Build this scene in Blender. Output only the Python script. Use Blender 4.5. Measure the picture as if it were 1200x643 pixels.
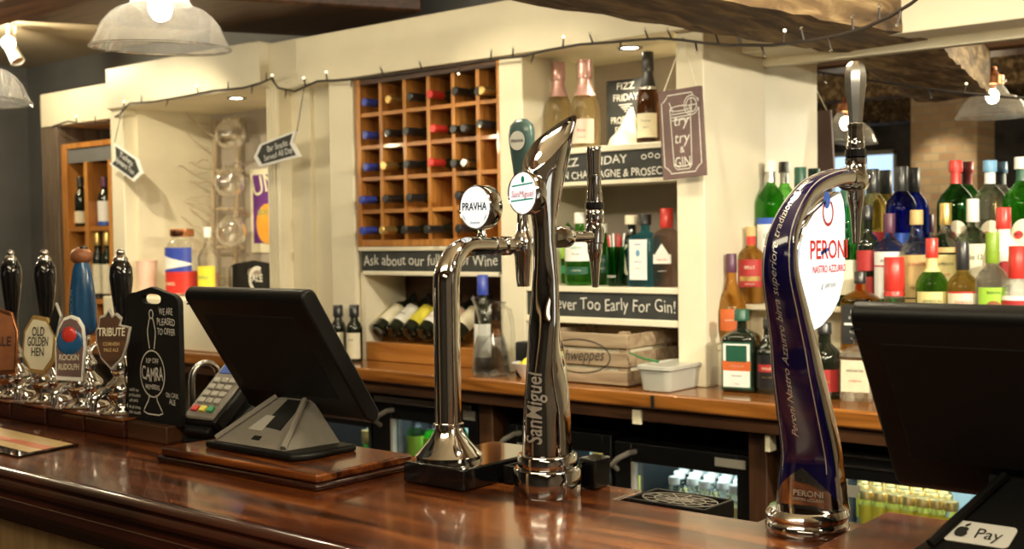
import bpy, math, random
from mathutils import Vector, Matrix
random.seed(7)
for _o in list(bpy.data.objects): bpy.data.objects.remove(_o)
SC = bpy.context.scene
COL = SC.collection
# ------------------------------------------------------------------ camera
FPX, IW, IH = 1350.0, 1200.0, 643.0
_n = math.hypot(1655, 1350); CA, SA = 1655/_n, 1350/_n
PIT, ROLL = math.atan(42/1350), 0.014
hv = Vector((-SA, CA, 0)); rv = Vector((CA, SA, 0)); zv = Vector((0, 0, 1))
CF = hv*math.cos(PIT) - zv*math.sin(PIT); u0 = hv*math.sin(PIT) + zv*math.cos(PIT)
CR = rv*math.cos(ROLL) - u0*math.sin(ROLL); CU = u0*math.cos(ROLL) + rv*math.sin(ROLL)
CO = Vector((0, 0, 1.5))
cd = bpy.data.cameras.new('camera'); cam = bpy.data.objects.new('camera', cd); COL.objects.link(cam)
m4 = Matrix((( CR.x, CU.x, -CF.x, CO.x), (CR.y, CU.y, -CF.y, CO.y), (CR.z, CU.z, -CF.z, CO.z), (0, 0, 0, 1)))
cam.matrix_world = m4
cd.sensor_width = 36; cd.lens = FPX/IW*36; cd.clip_start = 0.05; cd.clip_end = 60
cd.dof.use_dof = True; cd.dof.focus_distance = 1.83; cd.dof.aperture_fstop = 7.0
SC.camera = cam
def ray(x, y): return CF + CR*((x-IW/2)/FPX) + CU*((IH/2-y)/FPX)
def onz(x, y, z): d = ray(x, y); return CO + d*((z-CO.z)/d.z)
def ony(x, y, Y): d = ray(x, y); return CO + d*(Y/d.y)
def onx(x, y, X): d = ray(x, y); return CO + d*(X/d.x)
def depth(p): return (Vector(p)-CO).dot(CF)
# ------------------------------------------------------------------ view / world
SC.view_settings.view_transform = 'Standard'; SC.view_settings.look = 'None'
SC.view_settings.gamma = 1; SC.view_settings.use_curve_mapping = False
SC.view_settings.exposure = 0.0
SC.cycles.max_bounces = 14; SC.cycles.transmission_bounces = 10; SC.cycles.glossy_bounces = 6; SC.cycles.transparent_max_bounces = 16
SC.cycles.diffuse_bounces = 4
SC.cycles.caustics_reflective = False; SC.cycles.caustics_refractive = False
SC.cycles.sample_clamp_indirect = 6
w = bpy.data.worlds.new('world'); SC.world = w; w.use_nodes = True
w.node_tree.nodes['Background'].inputs[0].default_value = (0.55, 0.70, 1.0, 1)
w.node_tree.nodes['Background'].inputs[1].default_value = 1.2
WARM = (1.0, 0.87, 0.585); WARM2 = (1.0, 0.90, 0.70)
def area(name, loc, tgt, sx, sy, power, col=WARM):
    l = bpy.data.lights.new(name, 'AREA'); l.shape = 'RECTANGLE'; l.size = sx; l.size_y = sy; l.energy = power; l.color = col
    o = bpy.data.objects.new(name, l); COL.objects.link(o); o.location = loc
    o.rotation_euler = (Vector(tgt)-Vector(loc)).to_track_quat('-Z', 'Y').to_euler(); return o
def spot(name, loc, tgt, power, ang=60, col=WARM, rad=0.03, blend=0.6):
    l = bpy.data.lights.new(name, 'SPOT'); l.energy = power; l.color = col; l.spot_size = math.radians(ang); l.spot_blend = blend; l.shadow_soft_size = rad
    o = bpy.data.objects.new(name, l); COL.objects.link(o); o.location = loc
    o.rotation_euler = (Vector(tgt)-Vector(loc)).to_track_quat('-Z', 'Y').to_euler(); return o
def point(name, loc, power, col=WARM, rad=0.03):
    l = bpy.data.lights.new(name, 'POINT'); l.energy = power; l.color = col; l.shadow_soft_size = rad
    o = bpy.data.objects.new(name, l); COL.objects.link(o); o.location = loc; return o
# unseen fill lamps added over the customers' side, the passage and the back bar
area('room_fill_area', (-1.2, 0.1, 2.55), (-2.0, 2.6, 1.2), 1.6, 0.5, 26)
area('far_room_fill_area', (0.4, -1.6, 2.5), (0.4, -1.8, 0.0), 2.4, 1.2, 28)  # added to give the chrome brighter surroundings to reflect
area('passage_fill_area', (-2.6, 2.3, 2.55), (-2.6, 2.9, 1.0), 3.2, 0.25, 16)
for _x, _e in ((-0.1, 28), (-0.9, 18), (-4.0, 14), (-4.8, 14)): point('bar_fill_point', (_x, 1.62, 2.02), _e, WARM, .05)  # added points carrying on the pendant row without lamps, to brighten the back bar
spot('bar_fill_spot', (-2.8, 2.2, 2.45), (-2.45, 3.3, 1.5), 30, 66)  # added spot without a fixture, lifts the posts and gin niche
spot('far_niche_fill_spot', (-4.1, 2.2, 2.4), (-4.8, 3.65, 1.45), 76, 60)  # added spot without a fixture, brightens the far niche
spot('gin_fill_spot', (-1.2, 0.3, 2.3), (-2.25, 3.5, 1.42), 80, 24, WARM2)  # added from the customers' side to lift the dark gin shelf
spot('spirits_fill_spot', (0.2, 0.2, 2.3), (-1.25, 3.5, 1.38), 80, 26, WARM2)  # added likewise to lift the spirit bottles
spot('mirror_fill_spot', (-0.8, 2.25, 2.5), (-1.4, 3.3, 1.35), 40, 70)  # added spot, no fixture, for the alcove in front of the mirror
spot('post_side_fill_spot', (0.7, 2.3, 2.3), (-1.8, 3.35, 1.6), 235, 60, WARM2)  # added strong spot, no fixture, to brighten the post's side face
area('end_fill_area', (0.9, 1.2, 2.5), (-1.7, 3.3, 1.5), 0.8, 0.4, 22)  # added area lifting the post side and the mirror bottles
# ------------------------------------------------------------------ mesh builder
class MB:
    def __init__(s): s.v = []; s.f = []
    def add(s, vs, fs):
        o = len(s.v); s.v += [tuple(x) for x in vs]; s.f += [tuple(i+o for i in q) for q in fs]; return s
    def box(s, x0, x1, y0, y1, z0, z1):
        return s.add([(x0,y0,z0),(x1,y0,z0),(x1,y1,z0),(x0,y1,z0),(x0,y0,z1),(x1,y0,z1),(x1,y1,z1),(x0,y1,z1)],
            [(0,3,2,1),(4,5,6,7),(0,1,5,4),(1,2,6,5),(2,3,7,6),(3,0,4,7)])
    def extr(s, pts, vec):
        n = len(pts); P = [Vector(p) for p in pts]; vec = Vector(vec)
        nr = Vector((0,0,0))
        for i in range(n): nr += P[i].cross(P[(i+1)%n])
        if nr.dot(vec) > 0: P = P[::-1]
        return s.add(P+[p+vec for p in P], [tuple(range(n)), tuple(range(2*n-1, n-1, -1))]+[(i, i+n, (i+1)%n+n, (i+1)%n) for i in range(n)])
    def grid(s, rows, closed=False):
        n = len(rows[0]); vs = [p for r in rows for p in r]; fs = []
        for j in range(len(rows)-1):
            for i in range(n if closed else n-1):
                k = (i+1) % n; fs.append((j*n+i, j*n+k, (j+1)*n+k, (j+1)*n+i))
        return s.add(vs, fs)
    def lathe(s, prof, n=24, c=(0,0,0), fn=None, sx=1, sy=1, e=None, captop=True, capbot=True):
        rows = []
        for k, pr in enumerate(prof):
            r, z = pr[0], pr[1]; ee = pr[2] if len(pr) > 2 else (e or 2)
            row = []
            for i in range(n):
                a = 2*math.pi*i/n; ca, sa = math.cos(a), math.sin(a)
                q = r if ee == 2 else r/((abs(ca)**ee+abs(sa)**ee)**(1/ee))
                row.append((c[0]+q*ca*sx, c[1]+q*sa*sy, c[2]+z))
            rows.append(row)
        if fn: rows = [[fn(p, i, k) for i, p in enumerate(r)] for k, r in enumerate(rows)]
        b = len(s.v); s.grid(rows, True)
        if capbot and prof[0][0] > 1e-6: s.f.append(tuple(b+i for i in range(n-1, -1, -1)))
        if captop and prof[-1][0] > 1e-6: s.f.append(tuple(b+(len(rows)-1)*n+i for i in range(n)))
        return s
    def tube(s, pts, rad, n=10, closed=False):
        P = [Vector(p) for p in pts]; m = len(P)
        R = rad if isinstance(rad, (list, tuple)) else [rad]*m
        up = None; rows = []
        for i in range(m):
            t = (P[min(i+1, m-1)]-P[max(i-1, 0)]).normalized()
            if up is None: up = t.orthogonal().normalized()
            else:
                up = (up - t*up.dot(t)); up = up.normalized() if up.length > 1e-9 else t.orthogonal().normalized()
            b = t.cross(up)
            rows.append([tuple(P[i]+(up*math.cos(2*math.pi*k/n)+b*math.sin(2*math.pi*k/n))*R[i]) for k in range(n)])
        o = len(s.v); s.grid(rows, True)
        s.f.append(tuple(o+i for i in range(n-1, -1, -1))); s.f.append(tuple(o+(m-1)*n+i for i in range(n)))
        return s
    def ball(s, c, r, n=14, m=8, sx=1, sy=1, sz=1):
        return s.lathe([(r*math.sin(math.pi*j/m), -r*sz*math.cos(math.pi*j/m)) for j in range(m+1)], n, c, sx=sx, sy=sy)
    def xf(s, M): s.v = [tuple(M @ Vector(p)) for p in s.v]; return s
    def join(s, o): return s.add(o.v, o.f)
    def build(s, name, mt, parent=None, smooth=35, bevel=0, seg=2, loc=None):
        me = bpy.data.meshes.new(name); me.from_pydata(s.v, [], s.f); me.validate(); me.update()
        if smooth:
            me.polygons.foreach_set('use_smooth', [True]*len(me.polygons)); me.set_sharp_from_angle(angle=math.radians(smooth))
        o = bpy.data.objects.new(name, me); COL.objects.link(o); me.materials.append(mt)
        if parent: o.parent = parent
        if loc is not None: o.location = loc
        if bevel:
            b = o.modifiers.new('bevel', 'BEVEL'); b.width = bevel; b.segments = seg; b.limit_method = 'ANGLE'; b.angle_limit = math.radians(40)
        return o
def tag(o, label, cat, group=None):
    o['label'] = label; o['category'] = cat
    if group: o['group'] = group
    return o
def thing(name, label, cat, loc=(0,0,0), rz=0, group=None):
    o = bpy.data.objects.new(name, None); COL.objects.link(o); o.empty_display_size = 0.05
    o.location = loc; o.rotation_euler = (0, 0, rz); return tag(o, label, cat, group)
def struct(o): o['kind'] = 'structure'; return o
def copy_tree(o, parent=None):
    c = o.copy(); COL.objects.link(c)
    if parent: c.parent = parent
    for ch in list(o.children): copy_tree(ch, c)
    return c
# ------------------------------------------------------------------ text
_tc = {}
def text2d(body, size, shear=0.0, align='CENTER', bold=0.0, wob=0.0, sp=1.0):
    k = (body, shear, align, bold, sp)
    if k not in _tc:
        cu = bpy.data.curves.new('t', 'FONT'); cu.body = body; cu.size = 1.0; cu.shear = shear; cu.align_x = align; cu.offset = bold; cu.space_character = sp
        cu.resolution_u = 3
        ob = bpy.data.objects.new('t', cu); me = ob.to_mesh()
        vs = [(p.co.x, p.co.y) for p in me.vertices]; fs = [tuple(q.vertices) for q in me.polygons]
        ob.to_mesh_clear(); bpy.data.objects.remove(ob); bpy.data.curves.remove(cu); _tc[k] = (vs, fs)
    vs, fs = _tc[k]
    out = []
    for x, y in vs:
        yy = y + (wob*math.sin(x*2.3+len(body)) if wob else 0); xx = x + (wob*0.6*math.sin(y*3+x*1.7) if wob else 0)
        out.append((xx*size, yy*size))
    return out, fs
def put_text(mb, body, size, fn, width=None, cut=0, **kw):
    vs, fs = text2d(body, size, **kw)
    if cut and vs:          # slice the letters so that they bend smoothly round a curved surface
        import bmesh
        bm = bmesh.new(); bv = [bm.verts.new((x, y, 0)) for x, y in vs]
        for q in fs:
            try: bm.faces.new([bv[i] for i in q])
            except ValueError: pass
        y0, y1 = min(v[1] for v in vs), max(v[1] for v in vs)
        for k in range(1, cut):
            bmesh.ops.bisect_plane(bm, geom=bm.verts[:]+bm.edges[:]+bm.faces[:], plane_co=(0, y0+(y1-y0)*k/cut, 0), plane_no=(0, 1, 0))
        bm.verts.index_update(); vs = [(v.co.x, v.co.y) for v in bm.verts]; fs = [tuple(v.index for v in q.verts) for q in bm.faces]; bm.free()
    if not vs: return mb
    if width:
        mx = max(v[0] for v in vs); mn = min(v[0] for v in vs); k = width/(mx-mn); vs = [(x*k, y) for x, y in vs]
    return mb.add([fn(x, y) for x, y in vs], fs)
def flat(o, ux, uy, off=0.0):     # text plane: origin, x dir, y dir
    o, ux, uy = Vector(o), Vector(ux).normalized(), Vector(uy).normalized(); nn = ux.cross(uy)*off
    return lambda x, y: tuple(o+ux*x+uy*y+nn)
def round_cyl(r, z): return lambda x, y: (r*math.sin(x/r), -r*math.cos(x/r), z+y)
def strokes(mb, paths, wd, fn):    # chalk / printed line drawing: ribbons in the text plane
    for pt in paths:
        m = len(pt); L = []
        for i in range(m):
            a = Vector(pt[max(i-1, 0)]); b = Vector(pt[min(i+1, m-1)]); t = (b-a)
            t = t.normalized() if t.length > 0 else Vector((1, 0)); n2 = Vector((-t.y, t.x))*wd/2; p = Vector(pt[i])
            L.append((fn(*(p+n2)), fn(*(p-n2))))
        mb.grid([[q[0] for q in L], [q[1] for q in L]][::-1])
    return mb
def arc(cx, cy, rx, ry, a0, a1, n=14): return [(cx+rx*math.cos(math.radians(a0+(a1-a0)*i/n)), cy+ry*math.sin(math.radians(a0+(a1-a0)*i/n))) for i in range(n+1)]
# ------------------------------------------------------------------ materials
def nodes(name):
    m = bpy.data.materials.new(name); m.use_nodes = True; nt = m.node_tree
    return m, nt, nt.nodes['Principled BSDF']
def set_in(b, **kw):
    names = dict(col='Base Color', rough='Roughness', metal='Metallic', trans='Transmission Weight', coat='Coat Weight', coatr='Coat Roughness', ior='IOR', alpha='Alpha', estr='Emission Strength', ecol='Emission Color', sub='Subsurface Weight', sheen='Sheen Weight', spec='Specular IOR Level')
    for k, v in kw.items():
        b.inputs[names[k]].default_value = (*v, 1) if isinstance(v, tuple) and len(v) == 3 else v
def mat(name, col, rough=0.5, var=0.08, scale=30, bump=0.0, **kw):
    m, nt, b = nodes(name); set_in(b, col=col, rough=rough, **kw)
    tc = nt.nodes.new('ShaderNodeTexCoord'); nz = nt.nodes.new('ShaderNodeTexNoise'); nz.inputs['Scale'].default_value = scale; nz.inputs['Detail'].default_value = 4
    nt.links.new(tc.outputs['Object'], nz.inputs['Vector'])
    if var:
        cr = nt.nodes.new('ShaderNodeValToRGB'); cr.color_ramp.elements[0].position = 0.3; cr.color_ramp.elements[1].position = 0.7
        cr.color_ramp.elements[0].color = (*[c*(1-var) for c in col], 1); cr.color_ramp.elements[1].color = (*[min(1, c*(1+var)) for c in col], 1)
        nt.links.new(nz.outputs['Fac'], cr.inputs['Fac']); nt.links.new(cr.outputs['Color'], b.inputs['Base Color'])
    if bump:
        bp = nt.nodes.new('ShaderNodeBump'); bp.inputs['Strength'].default_value = bump; bp.inputs['Distance'].default_value = 0.002
        nt.links.new(nz.outputs['Fac'], bp.inputs['Height']); nt.links.new(bp.outputs['Normal'], b.inputs['Normal'])
    return m
def wood(name, c1, c2, axis='X', rough=0.3, coat=0.0, scale=9, stretch=14, bump=0.15, coatr=0.05, c3=None):
    m, nt, b = nodes(name); set_in(b, rough=rough, coat=coat, coatr=coatr)
    tc = nt.nodes.new('ShaderNodeTexCoord'); mp = nt.nodes.new('ShaderNodeMapping')
    sc = [stretch]*3; sc['XYZ'.index(axis)] = 1.0; mp.inputs['Scale'].default_value = sc
    nz = nt.nodes.new('ShaderNodeTexNoise'); nz.inputs['Scale'].default_value = scale/3; nz.inputs['Detail'].default_value = 7; nz.inputs['Distortion'].default_value = 0.7
    cr = nt.nodes.new('ShaderNodeValToRGB'); e = cr.color_ramp.elements
    e[0].position = 0.32; e[0].color = (*c1, 1); e[1].position = 0.7; e[1].color = (*c2, 1)
    if c3: q = e.new(0.5); q.color = (*c3, 1)
    L = nt.links.new
    L(tc.outputs['Object'], mp.inputs['Vector']); L(mp.outputs['Vector'], nz.inputs['Vector']); L(nz.outputs['Fac'], cr.inputs['Fac']); L(cr.outputs['Color'], b.inputs['Base Color'])
    if bump:
        bp = nt.nodes.new('ShaderNodeBump'); bp.inputs['Strength'].default_value = bump; bp.inputs['Distance'].default_value = 0.002
        L(nz.outputs['Fac'], bp.inputs['Height']); L(bp.outputs['Normal'], b.inputs['Normal'])
    return m
def emit(name, col, s):
    m, nt, b = nodes(name); set_in(b, col=col, ecol=col, estr=s, rough=0.3)
    tc = nt.nodes.new('ShaderNodeTexCoord'); nz = nt.nodes.new('ShaderNodeTexNoise'); nz.inputs['Scale'].default_value = 6
    mr = nt.nodes.new('ShaderNodeMapRange'); mr.inputs[3].default_value = s*0.96; mr.inputs[4].default_value = s*1.04
    nt.links.new(tc.outputs['Object'], nz.inputs['Vector']); nt.links.new(nz.outputs['Fac'], mr.inputs[0]); nt.links.new(mr.outputs[0], b.inputs['Emission Strength'])
    return m
def glass(name, col, rough=0.0, ior=1.45, through=0.40, milky=0.04):
    m = mat(name, col, rough, var=0.03, scale=8, trans=1.0, ior=ior); nt = m.node_tree; N = nt.nodes.new; L = nt.links.new
    b = nt.nodes['Principled BSDF']; out = nt.nodes['Material Output']
    tr = N('ShaderNodeBsdfTransparent'); tr.inputs[0].default_value = (*[math.sqrt(c) for c in col], 1)
    mx = N('ShaderNodeMixShader'); mx.inputs[0].default_value = through; L(b.outputs[0], mx.inputs[1]); L(tr.outputs[0], mx.inputs[2])
    tl = N('ShaderNodeBsdfTranslucent'); tl.inputs[0].default_value = (*col, 1)
    m2 = N('ShaderNodeMixShader'); m2.inputs[0].default_value = milky; L(mx.outputs[0], m2.inputs[1]); L(tl.outputs[0], m2.inputs[2]); L(m2.outputs[0], out.inputs[0])
    return m
def thin(name, col=(0.97, 0.98, 0.97), refl=0.12, frost=0.0, frostcol=(0.9, 0.9, 0.88)):
    m = bpy.data.materials.new(name); m.use_nodes = True; nt = m.node_tree; nt.nodes.clear(); N = nt.nodes.new; L = nt.links.new
    out = N('ShaderNodeOutputMaterial'); tr = N('ShaderNodeBsdfTransparent'); tr.inputs[0].default_value = (*col, 1)
    gl = N('ShaderNodeBsdfGlossy'); gl.inputs['Roughness'].default_value = 0.03; gl.inputs['Color'].default_value = (1, 1, 1, 1)
    lw = N('ShaderNodeLayerWeight'); lw.inputs['Blend'].default_value = 0.35
    mr = N('ShaderNodeMapRange'); mr.inputs[3].default_value = refl*0.4; mr.inputs[4].default_value = min(0.9, refl*4.5)
    mx = N('ShaderNodeMixShader'); L(lw.outputs['Facing'], mr.inputs[0]); L(mr.outputs[0], mx.inputs[0]); L(tr.outputs[0], mx.inputs[1]); L(gl.outputs[0], mx.inputs[2])
    res = mx
    if frost:
        df = N('ShaderNodeBsdfDiffuse'); df.inputs[0].default_value = (*frostcol, 1); tl = N('ShaderNodeBsdfTranslucent'); tl.inputs[0].default_value = (*frostcol, 1)
        md = N('ShaderNodeMixShader'); md.inputs[0].default_value = 0.6; L(df.outputs[0], md.inputs[1]); L(tl.outputs[0], md.inputs[2])
        tc = N('ShaderNodeTexCoord'); nz = N('ShaderNodeTexNoise'); nz.inputs['Scale'].default_value = 18; m2 = N('ShaderNodeMapRange'); m2.inputs[1].default_value = 0.3; m2.inputs[2].default_value = 0.7
        m2.inputs[3].default_value = frost*0.7; m2.inputs[4].default_value = min(1, frost*1.3); L(tc.outputs['Object'], nz.inputs['Vector']); L(nz.outputs['Fac'], m2.inputs[0])
        mf = N('ShaderNodeMixShader'); L(m2.outputs[0], mf.inputs[0]); L(mx.outputs[0], mf.inputs[1]); L(md.outputs[0], mf.inputs[2]); res = mf
    L(res.outputs[0], out.inputs[0]); return m
M = {}
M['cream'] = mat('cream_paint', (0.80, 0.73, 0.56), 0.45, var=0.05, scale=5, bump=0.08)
M['cream2'] = mat('cream_gloss_trim', (0.82, 0.76, 0.60), 0.3, var=0.04, scale=6, bump=0.05)
M['greywall'] = mat('dark_grey_paint', (0.16, 0.16, 0.16), 0.6, var=0.12, scale=4, bump=0.05)
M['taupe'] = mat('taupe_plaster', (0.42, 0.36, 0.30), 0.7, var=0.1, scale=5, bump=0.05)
M['ceiling'] = mat('ceiling_plaster', (0.50, 0.40, 0.27), 0.7, var=0.1, scale=3, bump=0.1)
M['floor'] = wood('floor_boards', (0.06, 0.035, 0.02), (0.12, 0.07, 0.04), 'X', 0.4)
M['mahog'] = wood('varnished_mahogany', (0.022, 0.005, 0.002), (0.34, 0.105, 0.022), 'X', 0.22, 0.45, 6, 14, 0.22, c3=(0.115, 0.028, 0.007), coatr=0.07)
M['mahog_dark'] = wood('dark_mahogany', (0.014, 0.004, 0.003), (0.065, 0.016, 0.009), 'X', 0.2, 0.5, 8, 10, 0.05)
M['oak'] = wood('pale_oak_panel', (0.22, 0.13, 0.055), (0.42, 0.27, 0.12), 'Z', 0.5, 0.0, 8, 12, 0.2)
M['pine'] = wood('orange_pine', (0.34, 0.12, 0.02), (0.62, 0.27, 0.06), 'X', 0.3, 0.3, 8, 12, 0.1)
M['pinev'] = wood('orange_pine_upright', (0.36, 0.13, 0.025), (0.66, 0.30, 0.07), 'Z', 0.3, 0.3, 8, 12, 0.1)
M['rackback_shaded'] = wood('shaded_rack_back_board', (0.07, 0.025, 0.006), (0.16, 0.06, 0.015), 'Z', 0.45, 0, 8, 12, 0.1)  # board colour darkened to stand in for deep shade inside the rack
M['worktop'] = wood('varnished_back_counter', (0.12, 0.035, 0.006), (0.42, 0.16, 0.03), 'X', 0.2, 0.5, 7, 14, 0.10)
M['dkwood'] = wood('dark_brown_timber', (0.035, 0.014, 0.006), (0.11, 0.045, 0.018), 'X', 0.45, 0, 8, 10, 0.3)
M['dkwoodv'] = wood('dark_brown_upright', (0.035, 0.014, 0.006), (0.11, 0.045, 0.018), 'Z', 0.45, 0, 8, 10, 0.3)
M['beam'] = wood('weathered_oak_beam', (0.04, 0.022, 0.010), (0.40, 0.28, 0.14), 'Y', 0.8, 0, 10, 7, 0.9, c3=(0.15, 0.09, 0.04))
M['crate'] = wood('weathered_crate_wood', (0.22, 0.15, 0.09), (0.46, 0.35, 0.23), 'X', 0.7, 0, 9, 12, 0.3)
M['greyplank'] = wood('grey_brown_plank', (0.09, 0.065, 0.045), (0.2, 0.15, 0.11), 'Z', 0.7, 0, 8, 12, 0.3)
M['ladder'] = wood('driftwood', (0.35, 0.26, 0.17), (0.6, 0.5, 0.36), 'Z', 0.7, 0, 8, 12, 0.3)
M['chrome'] = mat('polished_chrome', (0.72, 0.72, 0.73), 0.045, var=0.02, scale=40, metal=1.0)
M['steel'] = mat('brushed_steel', (0.62, 0.60, 0.57), 0.25, var=0.06, scale=60, metal=1.0)
M['darkchrome'] = mat('smoked_chrome', (0.58, 0.57, 0.57), 0.05, var=0.03, scale=40, metal=1.0)
M['black'] = mat('black_plastic', (0.006, 0.006, 0.0065), 0.42, var=0.1, scale=120, bump=0.05, spec=0.25)
M['blackgloss'] = mat('gloss_black', (0.008, 0.008, 0.009), 0.08, var=0.05, scale=20, coat=0.5)
M['blackmatt'] = mat('matt_black', (0.008, 0.008, 0.008), 0.6, var=0.1, scale=20, spec=0.25)
M['greyplastic'] = mat('grey_plastic', (0.22, 0.20, 0.175), 0.4, var=0.05, scale=80)
M['silverplastic'] = mat('silver_plastic', (0.42, 0.40, 0.36), 0.35, var=0.04, scale=60)
M['chalkboard'] = mat('chalkboard', (0.030, 0.032, 0.030), 0.7, var=0.35, scale=14)
M['chalk'] = mat('white_chalk', (0.74, 0.72, 0.66), 0.9, var=0.15, scale=200)
M['white'] = mat('white_print', (0.85, 0.85, 0.83), 0.5, var=0.03, scale=30)
M['ivory'] = mat('ivory_label', (0.80, 0.74, 0.56), 0.55, var=0.05, scale=40)
M['silverprint'] = mat('silver_print', (0.75, 0.72, 0.68), 0.3, var=0.03, scale=30, metal=0.6)
M['ink'] = mat('black_ink', (0.02, 0.02, 0.02), 0.6, var=0.1, scale=60)
M['redink'] = mat('red_ink', (0.62, 0.03, 0.03), 0.45, var=0.06, scale=60)
M['blueink'] = mat('blue_ink', (0.03, 0.10, 0.5), 0.45, var=0.06, scale=60)
M['greenink'] = mat('green_ink', (0.05, 0.35, 0.16), 0.5, var=0.06, scale=60)
M['tealink'] = mat('teal_ink', (0.02, 0.45, 0.38), 0.5, var=0.06, scale=60)
M['gold'] = mat('gold_foil', (0.72, 0.50, 0.18), 0.3, var=0.1, scale=60, metal=0.8)
M['redfoil'] = mat('red_foil', (0.62, 0.04, 0.03), 0.3, var=0.08, scale=50, coat=0.3)
M['bluefoil'] = mat('blue_foil', (0.04, 0.07, 0.42), 0.3, var=0.08, scale=50, coat=0.3)
M['ltblue'] = mat('steel_blue_cap', (0.16, 0.36, 0.58), 0.35, var=0.08, scale=50, coat=0.3)
M['blackcap'] = mat('black_cap', (0.02, 0.02, 0.022), 0.3, var=0.1, scale=60, coat=0.3)
M['whitecap'] = mat('white_cap', (0.82, 0.80, 0.74), 0.35, var=0.04, scale=50)
M['greencap'] = mat('olive_green_cap', (0.22, 0.36, 0.03), 0.35, var=0.08, scale=50)
M['dkgreencap'] = mat('dark_green_cap', (0.02, 0.10, 0.06), 0.35, var=0.08, scale=50)
M['purplecap'] = mat('purple_cap', (0.10, 0.03, 0.07), 0.35, var=0.08, scale=50)
M['pinkfoil'] = mat('pink_foil', (0.62, 0.36, 0.33), 0.3, var=0.12, scale=60, metal=0.4)
M['redlabel'] = mat('dark_red_label', (0.42, 0.03, 0.03), 0.5, var=0.06, scale=40)
M['orangelabel'] = mat('orange_label', (0.60, 0.13, 0.03), 0.5, var=0.06, scale=40)
M['yellowlabel'] = mat('yellow_label', (0.75, 0.66, 0.07), 0.5, var=0.06, scale=40)
M['limelabel'] = mat('lime_green_label', (0.35, 0.62, 0.06), 0.5, var=0.06, scale=40)
M['creamlabel'] = mat('pale_yellow_label', (0.78, 0.68, 0.30), 0.55, var=0.05, scale=40)
M['tanlabel'] = mat('tan_label', (0.60, 0.42, 0.18), 0.55, var=0.07, scale=40)
M['pinklabel'] = mat('pink_label', (0.80, 0.58, 0.50), 0.55, var=0.05, scale=40)
M['pinkcup'] = mat('pink_paper_cup', (0.85, 0.58, 0.48), 0.55, var=0.05, scale=40)
M['winegl'] = mat('dark_wine_glass', (0.010, 0.014, 0.008), 0.06, var=0.2, scale=12, coat=0.6)
M['brownglass'] = glass('brown_glass', (0.16, 0.06, 0.02))
M['green'] = glass('green_glass', (0.22, 0.74, 0.14), milky=0.12)
M['dkgreen'] = glass('bottle_green_glass', (0.06, 0.42, 0.08))
M['blueglass'] = glass('cobalt_glass', (0.03, 0.06, 0.75))
M['paleblue'] = glass('pale_blue_glass', (0.22, 0.74, 0.95), milky=0.3)
M['clear'] = glass('clear_glass', (0.97, 0.98, 0.96), milky=0.03)
M['amber'] = glass('amber_spirit', (0.85, 0.45, 0.10))
M['gold_liq'] = glass('golden_wine', (0.92, 0.68, 0.20))
M['rose_liq'] = glass('rose_wine', (1.0, 0.84, 0.56))
M['pink_liq'] = glass('pink_gin_liquid', (0.97, 0.72, 0.64), milky=0.3)
M['redliq'] = glass('dark_red_liquid', (0.25, 0.03, 0.02))
M['whiteglass'] = mat('white_opaque_bottle', (0.85, 0.82, 0.74), 0.15, var=0.03, scale=20, coat=0.4)
M['thin'] = thin('thin_clear_glass')
M['globeglass'] = thin('shiny_globe_glass', (0.97, 0.97, 0.95), 0.32)
M['water'] = glass('water', (0.93, 0.95, 0.95), ior=1.33)
M['pendantglass'] = thin('ribbed_pendant_glass', (0.95, 0.93, 0.90), 0.22, 0.13)
M['tubplastic'] = mat('milky_plastic', (0.80, 0.80, 0.72), 0.35, var=0.04, scale=20, trans=0.35)
M['bulb'] = emit('lit_bulb', (1.0, 0.90, 0.72), 22)
M['bulbhot'] = emit('hot_lamp_bulb', (1.0, 0.87, 0.60), 190)
M['downl'] = emit('lit_downlight', (1.0, 0.93, 0.80), 18)
M['lens'] = emit('lit_badge_face', (0.90, 0.95, 1.0), 0.72)
M['lens2'] = emit('lit_lens_face', (0.84, 0.92, 1.0), 0.62)
M['fridgelight'] = emit('fridge_light_tube', (0.75, 0.95, 1.0), 9)
M['fairy'] = emit('fairy_light_bulb', (1.0, 0.85, 0.55), 3)
M['sky'] = emit('daylight_pane', (0.55, 0.75, 1.0), 1.3)
M['fridgein'] = mat('pale_fridge_lining', (0.62, 0.74, 0.72), 0.4, var=0.04, scale=10)
M['navy'] = mat('navy_enamel', (0.006, 0.004, 0.055), 0.12, var=0.05, scale=12, coat=0.8)
M['blueenamel'] = mat('blue_enamel', (0.02, 0.10, 0.26), 0.25, var=0.12, scale=40, coat=0.4)
M['teal'] = mat('grey_teal_enamel', (0.06, 0.115, 0.115), 0.3, var=0.06, scale=20, coat=0.3)
M['brownclay'] = mat('brown_resin', (0.32, 0.12, 0.05), 0.4, var=0.2, scale=30)
M['copper'] = mat('copper', (0.72, 0.32, 0.16), 0.25, var=0.1, scale=30, metal=1.0)
M['wire'] = mat('dark_cable', (0.03, 0.02, 0.015), 0.6, var=0.1, scale=60)
M['plum'] = mat('plum_grey_board', (0.15, 0.09, 0.085), 0.6, var=0.12, scale=20)
M['purpleprint'] = mat('purple_print', (0.14, 0.03, 0.22), 0.5, var=0.1, scale=30)
M['orangeprint'] = mat('orange_print', (0.85, 0.38, 0.04), 0.5, var=0.1, scale=30)
M['lemon'] = mat('lemon_yellow', (0.82, 0.68, 0.05), 0.45, var=0.1, scale=60, bump=0.2)
M['straw'] = mat('drinking_straw_green', (0.03, 0.16, 0.04), 0.4, var=0.05, scale=60)
M['cloth'] = mat('white_cloth', (0.82, 0.77, 0.66), 0.8, var=0.05, scale=30, bump=0.2)
M['brick'] = None
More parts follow.
